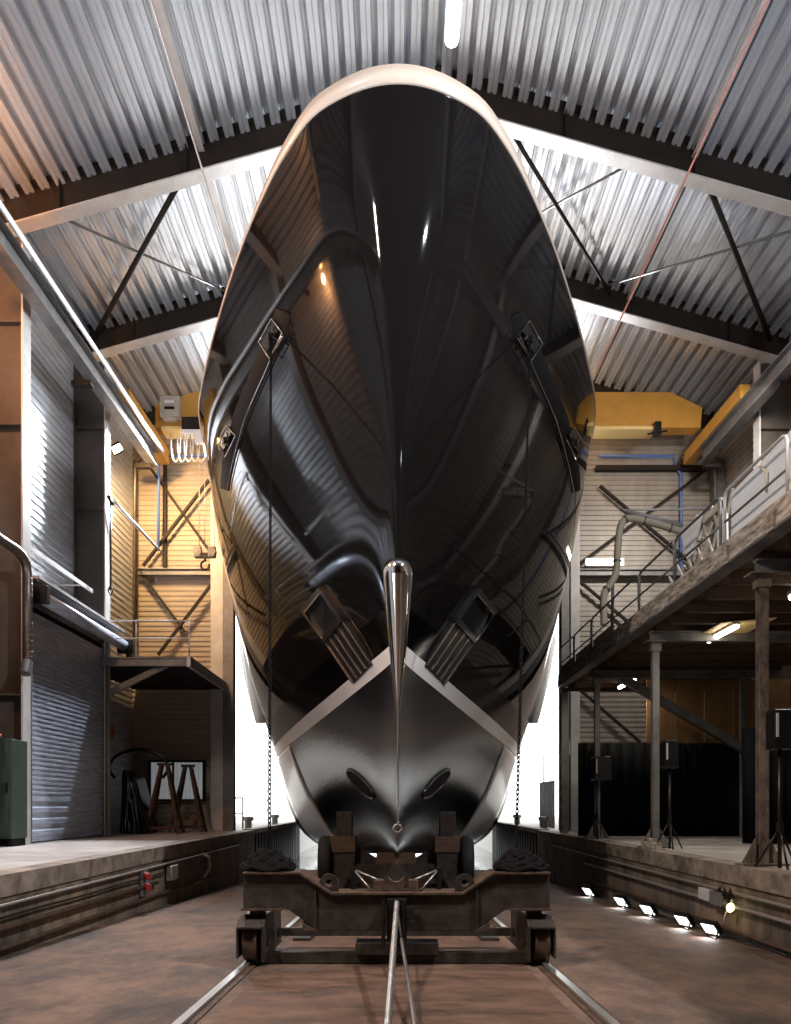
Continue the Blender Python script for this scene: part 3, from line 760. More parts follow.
MB().tube([(-8.38, 16.4, 2.2), (-8.3, 16.4, 2.3), (-8.1, 16.4, 2.28)], .03).build('cable_gland', 'orange', gc)
m = MB(); m.tube([(-8.0, 16.0, 5.2), (-8.0, 16.0, .0)], .04); tag(m.build('downpipe', 'black_metal'), 'thin black pipe running down beside the green cabinet', 'pipe')
# wall bracket arm and pendant
tag(MB().tube([at(110, 497, 22.0), at(159, 550, 24.5)], .04, 8).build('jib_arm', 'steel_light'), 'pale round jib tube slanting from the left column', 'pole')
m = MB(); m.tube([(-7.85, 22.0, 9.3), (-7.85, 22.0, 6.75)], .03, 8); m.tube([(-7.92, 22, 9.35), (-7.78, 22, 9.1)], .05, 8); m.tube([(-7.85, 22, 6.9), (-7.78, 22, 6.75), (-7.85, 22, 6.6), (-7.92, 22, 6.75), (-7.85, 22, 6.9)], .02, 6)
tag(m.build('control_pendant', 'black_metal'), 'black pendant control hanging on a cable beside the left column', 'cord')
# amber floodlight
fl = thing('floodlight', 'small glowing amber floodlight on the left wall beneath the runway beam', 'lamp', (-8.5, 24.2, 11.5))
MB().box((-8.45, 24.2, 11.63), (.34, .2, .26), Matrix.Rotation(-.5, 3, 'Y')).build('housing', 'black_metal', fl, bevel=.01)
MB().box((-8.40, 24.09, 11.58), (.28, .03, .2), Matrix.Rotation(-.5, 3, 'Y')).build('lens', 'amber', fl)
MB().b2(-8.9, -8.6, 24.15, 24.25, 11.6, 11.66).build('bracket', 'steel_mid', fl)
# steelwork on the back wall, left panel
def wallbar(a, b, w, yy, label, mm='steel_dark'):
    o = MB().bar(at(*a, yy), at(*b, yy), .08, w, (0, 1, 0)).build('wall_brace', mm); return tag(o, label, 'brace')
wallbar((146, 462), (217, 562), .10, 26.75, 'dark diagonal brace falling to the right across the amber-lit wall')
wallbar((143, 566), (209, 480), .12, 26.65, 'dark diagonal brace rising to the right across the amber-lit wall')
wallbar((141, 573), (185, 632), .12, 26.75, 'dark brace falling right below the beam on the beige wall')
wallbar((217, 577), (158, 655), .12, 26.65, 'dark brace rising right behind the balcony railing')
tag(MB().ibeam((-8.7, 26.7, 8.62), (-6.15, 26.7, 8.62), .2, .22).build('wall_beam', 'steel_mid'), 'horizontal steel beam across the amber-lit back wall', 'beam')
tag(MB().b2(-7.8, -7.7, 26.8, 26.9, 8.7, 12.3).build('wall_stud', 'steel_dark'), 'thin dark upright strut on the amber-lit wall', 'strut')
# blue and grey pipes
tag(MB().tube([at(681, 740, 26.86), at(681, 474, 26.86), at(675, 468, 26.86), at(674, 456, 26.86), at(600, 456, 26.86)], .055, 8).build('blue_pipe', 'blue'), 'blue pipe running along and down the right part of the back wall', 'pipe')
tag(MB().tube([at(682, 457.5, 26.3), at(715, 457.5, 26.3), at(715, 560, 26.3)], .065, 8).build('grey_pipe', 'steel_mid'), 'grey pipe turning down at the right corner of the back wall', 'pipe')
tag(MB().b2(6.7, 10.4, 26.7, 26.93, 12.05, 12.2).build('pipe_tray', 'steel_dark'), 'dark cable tray under the yellow girder on the right', 'tray')
tag(MB().tube([at(158, 550, 26.3), at(159, 457, 26.3), at(210, 455, 26.3)], .05, 8).build('blue_pipe', 'blue'), 'blue pipe with a vertical drop on the amber-lit wall', 'pipe')
tag(MB().tube([at(135, 640, 26.4), at(135, 462, 26.4), at(140, 457, 26.4), at(158, 456, 26.4)], .08, 8).build('grey_pipe', 'duct_metal'), 'brown pipe rising in the left rear corner of the hall', 'pipe')
# right back wall braces and beam
wallbar((600, 486), (712, 581), .12, 26.75, 'diagonal brace falling right on the grey right back wall above the lit tube')
wallbar((713, 465), (580, 563), .12, 26.65, 'diagonal brace rising right on the grey right back wall')
wallbar((578, 580), (640, 632), .12, 26.7, 'short brace on the wall below the lit tube')
wallbar((580, 690), (640, 742), .12, 26.7, 'brace on the back wall under the mezzanine')
tag(MB().ibeam((6.1, 26.7, 8.6), (10.8, 26.7, 8.6), .2, .22).build('wall_beam', 'steel_mid'), 'horizontal steel beam across the right part of the back wall', 'beam')
struct('wall_back', MB().b2(10.55, 10.85, 26.4, 26.9, 0, 12.3), 'steel_mid')
# balcony
bc = thing('balcony', 'grey steel balcony with a thin railing in the left rear corner', 'balcony', (-7.2, 24, 4.6))
MB().b2(-8.75, -5.7, 21.9, 26.9, 4.72, 4.85).build('deck', 'steel_dark', bc)
MB().ibeam((-8.75, 21.85, 4.76), (-5.62, 21.85, 4.76), .1, .24).build('front_beam', 'steel_mid', bc)
MB().b2(-5.7, -5.6, 21.8, 26.5, 4.62, 4.9).build('edge_beam', 'steel_light', bc)
m = MB()
for k in range(12): m.b2(-8.7, -5.7, 22.1 + k * .38, 22.17 + k * .38, 4.66, 4.72)
m.build('joists', 'steel_dark', bc)
MB().bar((-7.85, 22.0, 3.95), (-6.3, 22.0, 4.7), .12, .16).build('brace', 'steel_mid', bc)
for x in (-7.1, -5.65): MB().tube([(x, 21.85, 4.85), (x, 21.85, 5.88)], .022, 8).build('post', 'steel_light', bc)
MB().tube([(-8.1, 21.85, 5.88), (-5.65, 21.85, 5.88)], .022, 8).tube([(-8.1, 21.85, 5.4), (-5.65, 21.85, 5.4)], .018, 8).build('rails', 'steel_light', bc)
# window low in the wall beneath the balcony
w = thing('window', 'x', 'x'); bpy.data.objects.remove(w)
wf = MB()
for (x0, x1, z0, z1) in ((-8.3, -6.4, 2.28, 2.36), (-8.3, -6.4, .98, 1.05), (-8.3, -8.22, 1, 2.3), (-6.48, -6.4, 1, 2.3), (-7.5, -7.44, 1, 2.3)): wf.b2(x0, x1, 26.78, 26.93, z0, z1)
wo = wf.build('window_1', 'steel_dark', kind='structure')
pn = MB(); 
for k in range(12): pn.b2(-8.22 + k * .145, -8.22 + k * .145 + .12, 26.86, 26.9, 1.05, 2.28)
p = pn.build('pane', mat('backlit_plastic', (.6, .6, .58), .5, emit=(.9, .95, 1), estr=.16), wo); p.data.transform(Matrix.Translation(wo.location)); p.location = -wo.location
# trestles
def trestle(x, y, label, hh=1.95, sp=.55):
    t = thing('trestle', label, 'trestle', (x, y, 0), 'brown steel trestles')
    for dx in (-1, 1):
        for dy in (-1, 1):
            MB().bar((x + dx * sp * .5, y + dy * .3, 0), (x + dx * .08, y + dy * .04, hh), .09, .09, (0, 1, 0)).build('leg', 'rust', t)
    MB().b2(x - .2, x + .2, y - .1, y + .1, hh - .06, hh + .02).build('head', 'rust', t)
    MB().b2(x - sp * .42, x + sp * .42, y - .28, y - .22, .12, .2).b2(x - sp * .42, x + sp * .42, y + .22, y + .28, .12, .2).build('spreader', 'rust', t)
trestle(-7.0, 24.2, 'brown A-frame steel trestle nearest the black plastic sheet', 2.1, 1.0)
trestle(-6.55, 25.2, 'brown A-frame steel trestle nearest the doorway jamb', 2.1, 1.0)
# black plastic sheet over crate
m = MB(); vs = []; nx, nz = 26, 14
for j in range(nz + 1):
    t = j / nz
    for i in range(nx + 1):
        s_ = i / nx; spread = .35 + .65 * t ** .7
        x = -8.05 + (s_ - .1) * .85 * spread + .05 * math.sin(i * 1.9) * t
        y = 23.6 - .45 * math.sin(s_ * PI) * t + .07 * math.sin(i * 2.6 + j * .3) * t
        vs.append((x, y, 1.75 * (1 - t) + .02 + .12 * math.sin(s_ * 7) * (1 - t)))
base = len(vs); 
fs = [(j * (nx + 1) + i, j * (nx + 1) + i + 1, (j + 1) * (nx + 1) + i + 1, (j + 1) * (nx + 1) + i) for j in range(nz) for i in range(nx)]
m.add(vs, fs, True)
m.add([(v[0] * 1.0, 24.5, v[2]) for v in vs], fs, True)
for (i0, st) in ((0, 1),):
    a = [vs[i] for i in range(nx + 1)]; b = [(v[0], 24.5, v[2]) for v in a]; m.add(a + b, [(i, i + 1, nx + 2 + i, nx + 1 + i) for i in range(nx)], True)
    for col in (0, nx):
        a = [vs[j * (nx + 1) + col] for j in range(nz + 1)]; b = [(v[0], 24.5, v[2]) for v in a]; m.add(a + b, [(i, i + 1, nz + 2 + i, nz + 1 + i) for i in range(nz)], True)
tag(m.build('plastic_sheet', 'tarp'), 'shiny black plastic sheet draped over goods beside the roller shutter', 'tarpaulin')
m = MB(); m.tube([(-7.9 + .9 * math.cos(t) , 24.55, 2.0 + .55 * math.sin(t)) for t in [i * PI / 10 for i in range(-2, 13)]], .05, 8)
tag(m.build('hanging_hose', 'black_metal'), 'dark hose looped on the wall above the black sheet', 'hose')
tag(MB().b2(-8.8, -8.76, 24.6, 24.9, 2.9, 3.3).build('wall_sign', 'orange'), 'small orange sign on the dark wall beyond the shutter', 'sign')

# conduits along the slip walls
def along(side, z0, ya, yb, r, label, mm='cable', slope=0.0, wav=0.0):
    x = side * (PW - .05 - r); pts = []
    n = 40
    for i in range(n + 1):
        y = ya + (yb - ya) * i / n; pts.append((x, y, z0 - slope * (y - ya) + wav * math.sin(i * 1.1)))
    return tag(MB().tube(pts, r, 8).build('conduit', mm), label, 'pipe')
along(-1, -.36, FRONT, 24, .022, 'thin conduit highest on the left slipway wall', 'cable')
along(-1, -.50, FRONT, 15.8, .035, 'thick rusty pipe along the middle of the left slipway wall', 'rust', .008)
along(-1, -.46, FRONT, 16.4, .016, 'thin black cable just above the rusty pipe on the left slipway wall', 'black_metal', .003, .006)
along(-1, -.74, FRONT, 21, .03, 'lowest rusty pipe on the left slipway wall', 'rust', .008)
along(1, -.38, 9, 24, .022, 'thin conduit highest on the right slipway wall', 'cable')
along(1, -.56, 8, 20, .028, 'middle pipe on the right slipway wall', 'cable', .004)
along(1, -.80, FRONT, 20, .03, 'lowest rusty pipe on the right slipway wall', 'rust', .006)
so = thing('socket_box', 'red power sockets on a bracket on the left slipway wall', 'socket', (-4.72, 15, -.7))
MB().b2(-4.77, -4.7, 14.9, 15.2, -.86, -.38).build('bracket', 'steel_mid', so)
for zc in (-.46, -.66): MB().cyl((-4.74, 15.0, zc), (-4.60, 14.9, zc - .03), .065, 16).build('socket', 'red', so)
jb = MB().b2(-4.77, -4.65, 16.6, 17.1, -.72, -.42); tag(jb.build('junction_box', 'steel_light', bevel=.01), 'pale grey junction box on the left slipway wall', 'box')
m = MB(); m.tube([(-4.74, 19.6, -.35), (-4.7, 20.1, -.45), (-4.7, 20.2, -.75), (-4.74, 19.7, -.95), (-4.75, 19.0, -1.0)], .035, 8)
tag(m.build('cable_loop', 'duct'), 'pale cable loop hanging on the left slipway wall', 'cable')
jb = thing('junction_box', 'pair of grey boxes on the right slipway wall', 'box', (4.7, 11.8, -.6))
MB().b2(4.66, 4.77, 11.5, 11.9, -.62, -.42).build('box_body', 'steel_mid', jb, bevel=.01)
MB().b2(4.68, 4.77, 12.0, 12.4, -.6, -.42).build('box_cover', 'steel_light', jb, bevel=.01)
lb = thing('inspection_lamp', 'small yellow-green bulb hanging by the grey boxes on the right slipway wall', 'lamp', (4.66, 11.2, -.6))
MB().lathe((4.68, 11.15, -.52), (-.3, 0, -1), [(.02, 0), (.05, .03), (.055, .08), (.02, .13)], 14).build('bulb', 'bulb', lb)
MB().tube([(4.74, 11.3, -.5), (4.7, 11.2, -.48), (4.68, 11.15, -.52)], .015).tube([(4.7, 11.3, -.55), (4.66, 11.35, -.75), (4.7, 11.5, -.95)], .012).build('lead', 'duct', lb)
m = MB(); rnd = random.Random(5)
pts = [(4.72, 11.2 + .05 * i, -.45 + .07 * math.sin(i * 1.7)) for i in range(12)]; m.tube(pts, .015, 6); m.tube([(4.7, y, z + .05) for x, y, z in pts[::-1]], .012, 6)
tag(m.build('cable_tangle', 'black_metal'), 'tangle of black cable above the yellow-green bulb', 'cable')
m = MB()
pts = [(4.74 - .03 * math.sin(i * .9), 7.2 + i * .28, fz(7.2 + i * .28) + .025) for i in range(44)]; m.tube(pts, .014, 6)
pts = [(4.72 - .03 * math.sin(i * 1.3 + 2), 8.4 + i * .25, fz(8.4 + i * .25) + .03) for i in range(40)]; m.tube(pts, .012, 6)
tag(m.build('power_cable', 'black_metal'), 'black power cables lying along the foot of the right slipway wall', 'cable')
# LED floods on the slip floor
names = ['farthest', 'second farthest', 'middle', 'second nearest', 'nearest']
for i, (px, py, wd) in enumerate(((594, 897, 1.12), (630, 908, 1.08), (657, 917, 1.05), (688, 929, 1.0), (719, 938, .95))):
    # find depth where the pixel meets the floor
    y = 8.0
    for _ in range(60): y = (H - fz(y)) * F / (py - CY)
    c = Vector(((px - CX) * y / F, y, fz(y)))
    c.x = min(c.x, 4.5)
    t = thing('led_floodlight', 'black floodlight with lit white face at the right slipway wall, %s of five' % names[i], 'floodlight', c, 'floodlights along the right slipway wall')
    R = Matrix.Rotation(math.radians(22), 3, 'Z') @ Matrix.Rotation(math.radians(-38), 3, 'Y')
    MB().box(c + Vector((0, 0, .15)), (.07 * wd, .30 * wd, .22 * wd), R).build('housing', 'black_metal', t, bevel=.008)
    MB().box(c + Vector((0, 0, .15)) + R @ Vector((-.037 * wd, 0, 0)), (.008, .26 * wd, .18 * wd), R).build('lens', 'led', t)
    MB().tube([c + Vector((.03, -.17, .14)), c + Vector((0, -.17, .015)), c + Vector((0, .17, .015)), c + Vector((.03, .17, .14))], .013, 6).build('stand', 'black_metal', t)
    m = MB()
    for k in range(5): m.box(c + Vector((0, 0, .15)) + R @ Vector((.035 * wd + .01, -.12 + k * .06, 0)), (.03, .012, .2), R)
    m.build('heat_sink', 'black_metal', t)
    L = bpy.data.lights.new('flood_light', 'AREA'); L.shape = 'RECTANGLE'; L.size = .27; L.size_y = .2; L.energy = 3; L.color = (.95, .97, 1)
    lo = bpy.data.objects.new('flood_light', L); C.objects.link(lo)
    nrm = R @ Vector((-1, 0, 0)); lo.location = c + Vector((0, 0, .15)) + nrm * .08
    lo.rotation_euler = nrm.to_track_quat('-Z', 'Y').to_euler()

# ------------------------------------------------------------------ right side mezzanine
MX, MZ = 4.95, 4.64
mz = thing('mezzanine', 'long timber-decked mezzanine gallery carried on posts along the right wall', 'mezzanine', (8, 14, MZ))
MB().b2(MX + .02, 9.95, 2, 24.3, 4.5, MZ).build('deck', 'wood', mz)
MB().b2(MX - .03, MX + .02, 2, 24.35, 4.46, MZ + .0).build('fascia_board', 'wood_old', mz)
MB().b2(MX - .05, MX + .2, 2, 24.35, 4.42, 4.46).build('edge_channel', 'steel_mid', mz)
MB().b2(MX - .02, MX + .02, 2, 24.35, MZ + .01, MZ + .16).build('toe_board', 'wood_old', mz)
for k in range(15): yy = 3.2 + k * 1.45; MB().b2(MX - .07, MX - .03, yy - .09, yy + .09, 4.43, MZ + .05).build('bracket_plate', 'wood_old', mz)
m = MB()
for k in range(25): m.b2(MX + .25, 9.9, 2.5 + k * .9, 2.6 + k * .9, 4.28, 4.5)
m.build('joists', 'wood', mz)
for yy in (6.6, 11.25, 15.9, 20.5): MB().ibeam((MX + .1, yy, 4.2), (9.9, yy, 4.2), .14, .2).build('cross_beam', 'steel_mid', mz)
lab = ['nearest rusty steel post of the mezzanine beside a large black speaker', 'middle steel post of the mezzanine', 'farthest steel post of the mezzanine']
for i, yy in enumerate((11.25, 15.9, 20.5)):
    x = 5.15
    p = thing('mezzanine_post', lab[i], 'post', (x, yy, 0), 'mezzanine posts')
    mm = ('rust_post', 'steel_mid', 'steel_mid')[i]
    if i == 0: M['rust_post'] = mat('peeling_paint_steel', (0.20, 0.15, 0.12), .6, .2, var=.6, scale=5, stretch=(2, 2, .7), col2=(.07, .05, .04))
    MB().ibeam((x, yy, 0.02), (x, yy, 4.1), .13, .13, .015, .012, (0, 1, 0)).build('shaft', mm, p)
    MB().b2(x - .18, x + .18, yy - .18, yy + .18, 0, .02).build('base_plate', 'rust', p)
    g = MB()
    for s in (-1, 1): g.poly([(x + s * .1, yy - .01, .02), (x + s * .3, yy - .01, .02), (x + s * .1, yy - .01, .38)], (0, .02, 0))
    g.b2(x - .32, x + .32, yy - .15, yy + .15, 0, .03)
    g.build('gusset', mm, p)
    MB().b2(x - .2, x + .2, yy - .14, yy + .14, 4.08, 4.1).poly([(x - .1, yy - .08, 4.08), (x + .1, yy - .08, 4.08), (x + .1, yy - .08, 3.9), (x - .1, yy - .08, 3.9)], (0, .16, 0)).build('head_plate', mm, p)
struct('column', MB().ibeam((5.15, 24.5, 0), (5.15, 24.5, 4.42), .2, .2), 'steel_mid')
# railing sections
px = MX + .04
RY = [10.2, 12.15, 12.3, 14.3, 16.4, 18.4, 20.4, 22.4, 24.4]
secs = [(10.2, 12.15), (12.3, 14.3), (14.35, 16.4), (16.45, 18.4), (18.45, 20.4), (20.45, 22.4), (22.45, 24.4)]
rlab = ['nearest', 'second nearest', 'third nearest', 'fourth nearest', 'fifth nearest', 'sixth nearest', 'farthest']
for i, (a, b) in enumerate(secs):
    r = thing('railing_section', 'steel railing section on the mezzanine edge, %s of seven' % rlab[i], 'railing', (px, (a + b) / 2, MZ), 'mezzanine railings')
    zt = 5.60
    MB().tube([(px, a, MZ), (px, a, zt - .12), (px, a + .04, zt - .03), (px, a + .12, zt), (px, b - .12, zt), (px, b - .04, zt - .03), (px, b, zt - .12), (px, b, MZ)], .024, 8).build('hoop', 'steel_mid' if i else 'steel_light', r)
    MB().tube([(px, a, 5.14), (px, b, 5.14)], .018, 8).build('mid_rail', 'steel_mid', r)
    if i >= 4: MB().b2(px + .03, px + .05, a + .05, b - .05, MZ + .16, 5.05).build('kick_panel', 'pale_wood', r)
m = MB().poly([(px + .12, 10.0, MZ + .0), (px + .12, 12.2, MZ + .0), (px + .12, 12.2, 5.60), (px + .12, 10.0, 5.72)], (.03, 0, 0))
tag(m.build('white_sheet', 'panel'), 'large white sheet leaning inside the nearest mezzanine railing', 'sheet')
m = MB().tube([(px + .1, 11.2, 5.6), (px + .09, 10.95, 5.4), (px + .1, 11.0, 5.15)], .02, 6)
tag(m.build('webbing_strap', 'duct'), 'cream strap hanging on the white sheet', 'strap')
t = thing('red_barrier', 'red and white barrier stack at the front of the mezzanine', 'barrier', (5.3, 9.9, MZ))
for k in range(2): MB().b2(5.12 + k * .14, 5.2 + k * .14, 9.75, 9.85, MZ, 5.5).build('red_bar', 'red', t)
MB().b2(5.02, 5.08, 9.9, 9.98, MZ, 5.35).build('white_bar', 'white', t)
# folding gate and white boards
g = thing('folding_gate', 'pale expanding trellis gate standing on the mezzanine', 'gate', (5.35, 14.2, MZ))
m = MB()
for k in range(-1, 5):
    y0 = 13.1 + k * .42
    m.bar((5.3, y0, MZ), (5.3, y0 + .75, 5.75 - .12 * k), .03, .05); m.bar((5.34, y0 + .75, MZ), (5.34, y0, 5.75 - .12 * k), .03, .05)
m.build('lattice', 'pale_wood', g)
m = MB().b2(5.27, 5.37, 13.0, 13.08, MZ, 5.85); m.b2(5.27, 5.37, 13.0, 14.1, 5.68, 5.8); m.b2(5.27, 5.37, 14.05, 14.15, 5.5, 5.95); m.build('top_frame', 'pale_wood', g)
tag(MB().poly([(5.2, 14.0, 5.25), (5.2, 14.3, 5.25), (5.2, 14.6, 5.8), (5.2, 13.6, 5.85)], (.03, 0, 0)).build('white_board', 'panel'), 'white board leaning on the trellis gate', 'board')
tag(MB().poly([(5.2, 12.55, MZ), (5.2, 13.0, MZ), (5.2, 12.95, 5.3), (5.2, 12.6, 5.45)], (.03, 0, 0)).build('white_board', 'panel'), 'narrow white board between the trellis gate and the big white sheet', 'board')
# extraction arm
ea = thing('extraction_arm', 'cream flexible extraction hose on an arm rising from the mezzanine', 'hose', (6.0, 19.5, MZ))
yy = 19.5
hp = [at(604, 625, yy), at(604, 595, yy), at(610, 585, yy), at(616, 572, yy), at(618, 545, yy), at(621, 525, yy), at(628, 518.5, yy), at(640, 520, yy), at(660, 525, yy), at(682, 532, yy)]
def smoothpts(P, n=8):
    out = []
    for i in range(len(P) - 1):
        p0, p1, p2, p3 = P[max(i - 1, 0)], P[i], P[i + 1], P[min(i + 2, len(P) - 1)]
        for k in range(n):
            t = k / n; out.append(.5 * ((2 * p1) + (p2 - p0) * t + (2 * p0 - 5 * p1 + 4 * p2 - p3) * t * t + (3 * p1 - p0 - 3 * p2 + p3) * t**3))
    return out + [P[-1]]
sp = smoothpts(hp, 10)
MB().tube(sp, .085, 12, rf=lambda t: 1 + .06 * math.sin(t * 260)).build('hose', 'duct', ea)
m = MB()
for k in (14, 34, 56, 72, 84):
    p = sp[k]; q_ = sp[k + 1]; m.cyl(p, p + (q_ - p).normalized() * .04, .105, 14)
m.build('clamps', 'steel_mid', ea)
MB().tube([at(625, 511, yy), at(682, 525, yy)], .055, 10).build('upper_tube', 'steel_light', ea)
MB().tube([at(625, 510, yy), at(718, 508.5, yy)], .025, 8).build('tie_rod', 'white', ea)
MB().tube([at(612, 640, yy), at(613, 575, yy)], .04, 8).build('mast', 'steel_mid', ea)
m = MB().tube([(px + .3, 19.0, 5.0), (px + .5, 18.0, 4.95), (px + .4, 17.2, 4.9)], .03, 8); tag(m.build('coiled_hose', 'black_metal'), 'dark hose lying behind the mezzanine railing', 'hose')
tag(MB().b2(px + .15, px + .4, 15.6, 16.0, MZ, 4.98).build('small_crate', 'ply', bevel=.01), 'small brown crate on the mezzanine floor behind the railing', 'crate')

# fluorescent fittings
def batten(x, y0, y1, z, label, w=.12, light=30, alongx=False, group=None, wall=False, col=(1, .93, .8)):
    t = thing('fluorescent_lamp', label, 'lamp', (x, y0, z), group)
    if not alongx:
        MB().b2(x - w / 2, x + w / 2, y0, y1, z, z + .06).build('housing', 'steel_light', t)
        MB().cyl((x, y0 + .03, z - .03), (x, y1 - .03, z - .03), w * .42, 12).build('tube', 'tube', t)
        c = (x, (y0 + y1) / 2, z - .12); sz = (w, y1 - y0)
    else:
        MB().b2(y0, y1, x, x + .06, z - w / 2, z + w / 2).build('housing', 'steel_light', t); t.location = (y0, x, z)
        t.children[0].location = (0, 0, 0)
        c = ((y0 + y1) / 2, x - .12, z); sz = (y1 - y0, w)
    if not alongx and light:
        L = bpy.data.lights.new('tube_light', 'AREA'); L.shape = 'RECTANGLE'; L.size, L.size_y = sz; L.energy = light; L.color = col
        lo = bpy.data.objects.new('tube_light', L); C.objects.link(lo); lo.location = c
    return t
rl = batten(1.09, 12.9, 15.72, 15.85, 'bright fluorescent lamp hanging at the roof ridge above the bow', .3, 260)
for y_ in (13.4, 15.2): MB().tube([(1.09, y_, 15.9), (1.09, y_, roof_z(1.09) - .02)], .012, 6).build('hanger', 'wire', rl)
batten(6.36, 14.9, 16.3, 4.22, 'lit tube lamp under the mezzanine with a board in lamp-lit yellow round it', .12, 60, group='lamps under the mezzanine')
batten(6.36, 21.3, 22.8, 4.22, 'small lit tube lamp far back under the mezzanine', .12, 45, group='lamps under the mezzanine')
batten(6.36, 11.5, 12.9, 4.22, 'lit tube lamp under the mezzanine nearest the front, cut by the picture edge', .12, 45, group='lamps under the mezzanine')
tag(MB().poly([(6.1, 15.0, 4.26), (6.95, 14.6, 4.26), (6.95, 16.2, 4.26), (6.1, 16.6, 4.26)], (0, 0, .015)).build('lamplit_board', 'yellow2'), 'board in lamp-lit yellow above the brightest tube lamp under the mezzanine', 'board')  # lamplight on the panel is put into its yellow colour
t = thing('fluorescent_lamp', 'bright horizontal tube lamp on the right part of the back wall', 'lamp', (6.9, 26.5, 8.9))
MB().b2(6.28, 7.55, 26.5, 26.6, 8.78, 9.02).b2(6.4, 6.46, 26.6, 26.98, 8.85, 8.95).b2(7.38, 7.44, 26.6, 26.98, 8.85, 8.95).build('housing', 'steel_light', t)
MB().b2(6.31, 7.52, 26.44, 26.5, 8.8, 9.0).build('tube', 'tube', t)
# under the mezzanine: curtains, partition, diagonal
def curtain(x0, x1, y, z, label):
    m = MB(); vs = []; n = int((x1 - x0) / .06)
    for i in range(n + 1):
        x = x0 + (x1 - x0) * i / n; yy = y + .045 * math.sin(i * 1.25) + .02 * math.sin(i * .43)
        vs += [(x, yy, .02), (x, yy + .0, z), (x, yy + .02, z), (x, yy + .02, .02)]
    m.add(vs, [(i * 4 + k, i * 4 + (k + 1) % 4, (i + 1) * 4 + (k + 1) % 4, (i + 1) * 4 + k) for i in range(n) for k in range(4)], True)
    return tag(m.build('black_curtain', 'cloth'), label, 'curtain')
curtain(4.85, 9.4, 21.3, 2.5, 'wide black curtain standing behind the two farther mezzanine posts')
curtain(7.45, 10.8, 17.2, 2.5, 'black curtain behind the nearest mezzanine post')
m = MB()
for k in range(5): m.b2(6.9 + k * .8, 6.9 + k * .8 + .77, 22.0, 22.05, 0, 4.3)
struct('wall_right', m, 'ply')
tag(MB().bar((5.75, 20.9, 4.25), (10.8, 20.9, 1.3), .25, .2).build('diagonal_beam', 'steel_mid'), 'dark diagonal steel beam sloping down behind the mezzanine posts', 'beam')
tag(MB().b2(9.05, 9.15, 21.0, 21.1, 0, 4.2).build('service_pipe', 'steel_mid'), 'thin upright pipe against the plywood partition', 'pipe')
tag(MB().b2(5.55, 5.85, 26.6, 26.7, 2.5, 3.0).build('notice_board', 'white'), 'small white notice on the wall above the black curtain', 'notice')
# speakers on stands
def speaker(x, y, z0, w, hgt, nm, dx):
    st = thing('speaker_stand', 'slim black stand carrying the %s speaker by the mezzanine posts' % nm, 'stand', (x, y, 0), 'speaker stands')
    MB().tube([(x, y, .02), (x, y, z0)], .028, 8).build('pole', 'black_metal', st)
    for k in range(3):
        a = 2 * PI * k / 3 + .4
        MB().tube([(x, y, .55), (x + .3 * math.cos(a), y + .3 * math.sin(a), .02)], .015, 6).build('leg', 'black_metal', st)
    MB().cyl((x, y, .5), (x, y, .62), .045, 12).build('collar', 'black_metal', st)
    sp_ = thing('loudspeaker', '%s black box loudspeaker on a stand by the mezzanine posts' % nm, 'speaker', (x, y, z0), 'loudspeakers under the mezzanine')
    MB().b2(x - w / 2 + dx, x + w / 2 + dx, y - w / 2, y + w / 2, z0, z0 + hgt).build('cabinet', 'black_metal', sp_, bevel=.012)
    MB().b2(x - w / 2 - .008 + dx, x - w / 2 + dx, y - w * .4, y + w * .4, z0 + .04, z0 + hgt - .04).build('grille', 'black', sp_)
    MB().b2(x - w / 2 + .02 + dx, x - w / 2 + .05 + dx, y - w / 2 - .02, y - w / 2, z0 + hgt * .3, z0 + hgt * .9).build('side_clips', 'steel_light', sp_)
speaker(5.06, 10.55, 1.58, .26, .52, 'nearest, largest-looking', .0)
speaker(5.2, 15.2, 1.55, .26, .52, 'middle', .0)
speaker(4.98, 19.85, 1.45, .42, .6, 'farthest', .12)
tag(MB().b2(4.84, 5.05, 15.2, 15.8, .0, .13).b2(4.88, 4.98, 15.3, 15.6, .13, .2).build('scrap_pallet', 'wood_old'), 'low weathered timber stack at the foot of the middle mezzanine post', 'timber')

# ------------------------------------------------------------------ outside
struct('water', MB().b2(-120, 120, 27.6, 400, -3.2, -1.75), 'water')
struct('ground_left', MB().b2(-80, -5.2, 27.25, 60, -3.3, -.02), 'sand')
struct('ground_right', MB().b2(5.2, 80, 27.25, 60, -3.3, -.02), 'sand')
# unseen dark sheds added along both quays to darken the hull's reflections
for s in (-1, 1):
    m = MB(); X1 = s * 11.5
    m.poly([(X1, 28.2, 0), (X1, 28.2, 9), (X1 + s * 6, 28.2, 11.5), (X1 + s * 12, 28.2, 9), (X1 + s * 12, 28.2, 0)], (0, 27, 0))
    for k in range(54): m.b2(X1 - s * .04, X1, 28.25 + k * .5, 28.6 + k * .5, 0, 8.8)
    struct('wall_added_shed_left' if s < 0 else 'wall_added_shed_right', m, 'wood')
for s in (-1, 1):
    nm = 'left' if s < 0 else 'right'
    q = thing('sheet_pile_wall', 'dark ribbed sheet pile quay wall outside on the %s' % nm, 'quay wall', (s * 5, 33, -3))
    m = MB()
    for k in range(22):
        y0 = 27.3 + k * .62; m.b2(s * 5.19, s * 4.88, y0, y0 + .3, -3.0, -.12)
    m.build('piles', 'steel_dark', q)
    MB().b2(s * 5.2, s * 4.82, 27.2, 41, -.12, .03).build('cap', 'coping', q)
    for k, y in enumerate((29.5, 36)):
        tag(MB().lathe((s * 5.45, y, -.02), (0, 0, 1), [(.13, 0), (.13, .28), (.2, .32), (.2, .42), (.1, .45)], 16).build('bollard', 'steel_mid'),
            '%s mooring bollard on the %s quay edge outside' % (('nearer', 'farther')[k], nm), 'bollard')
m = MB()
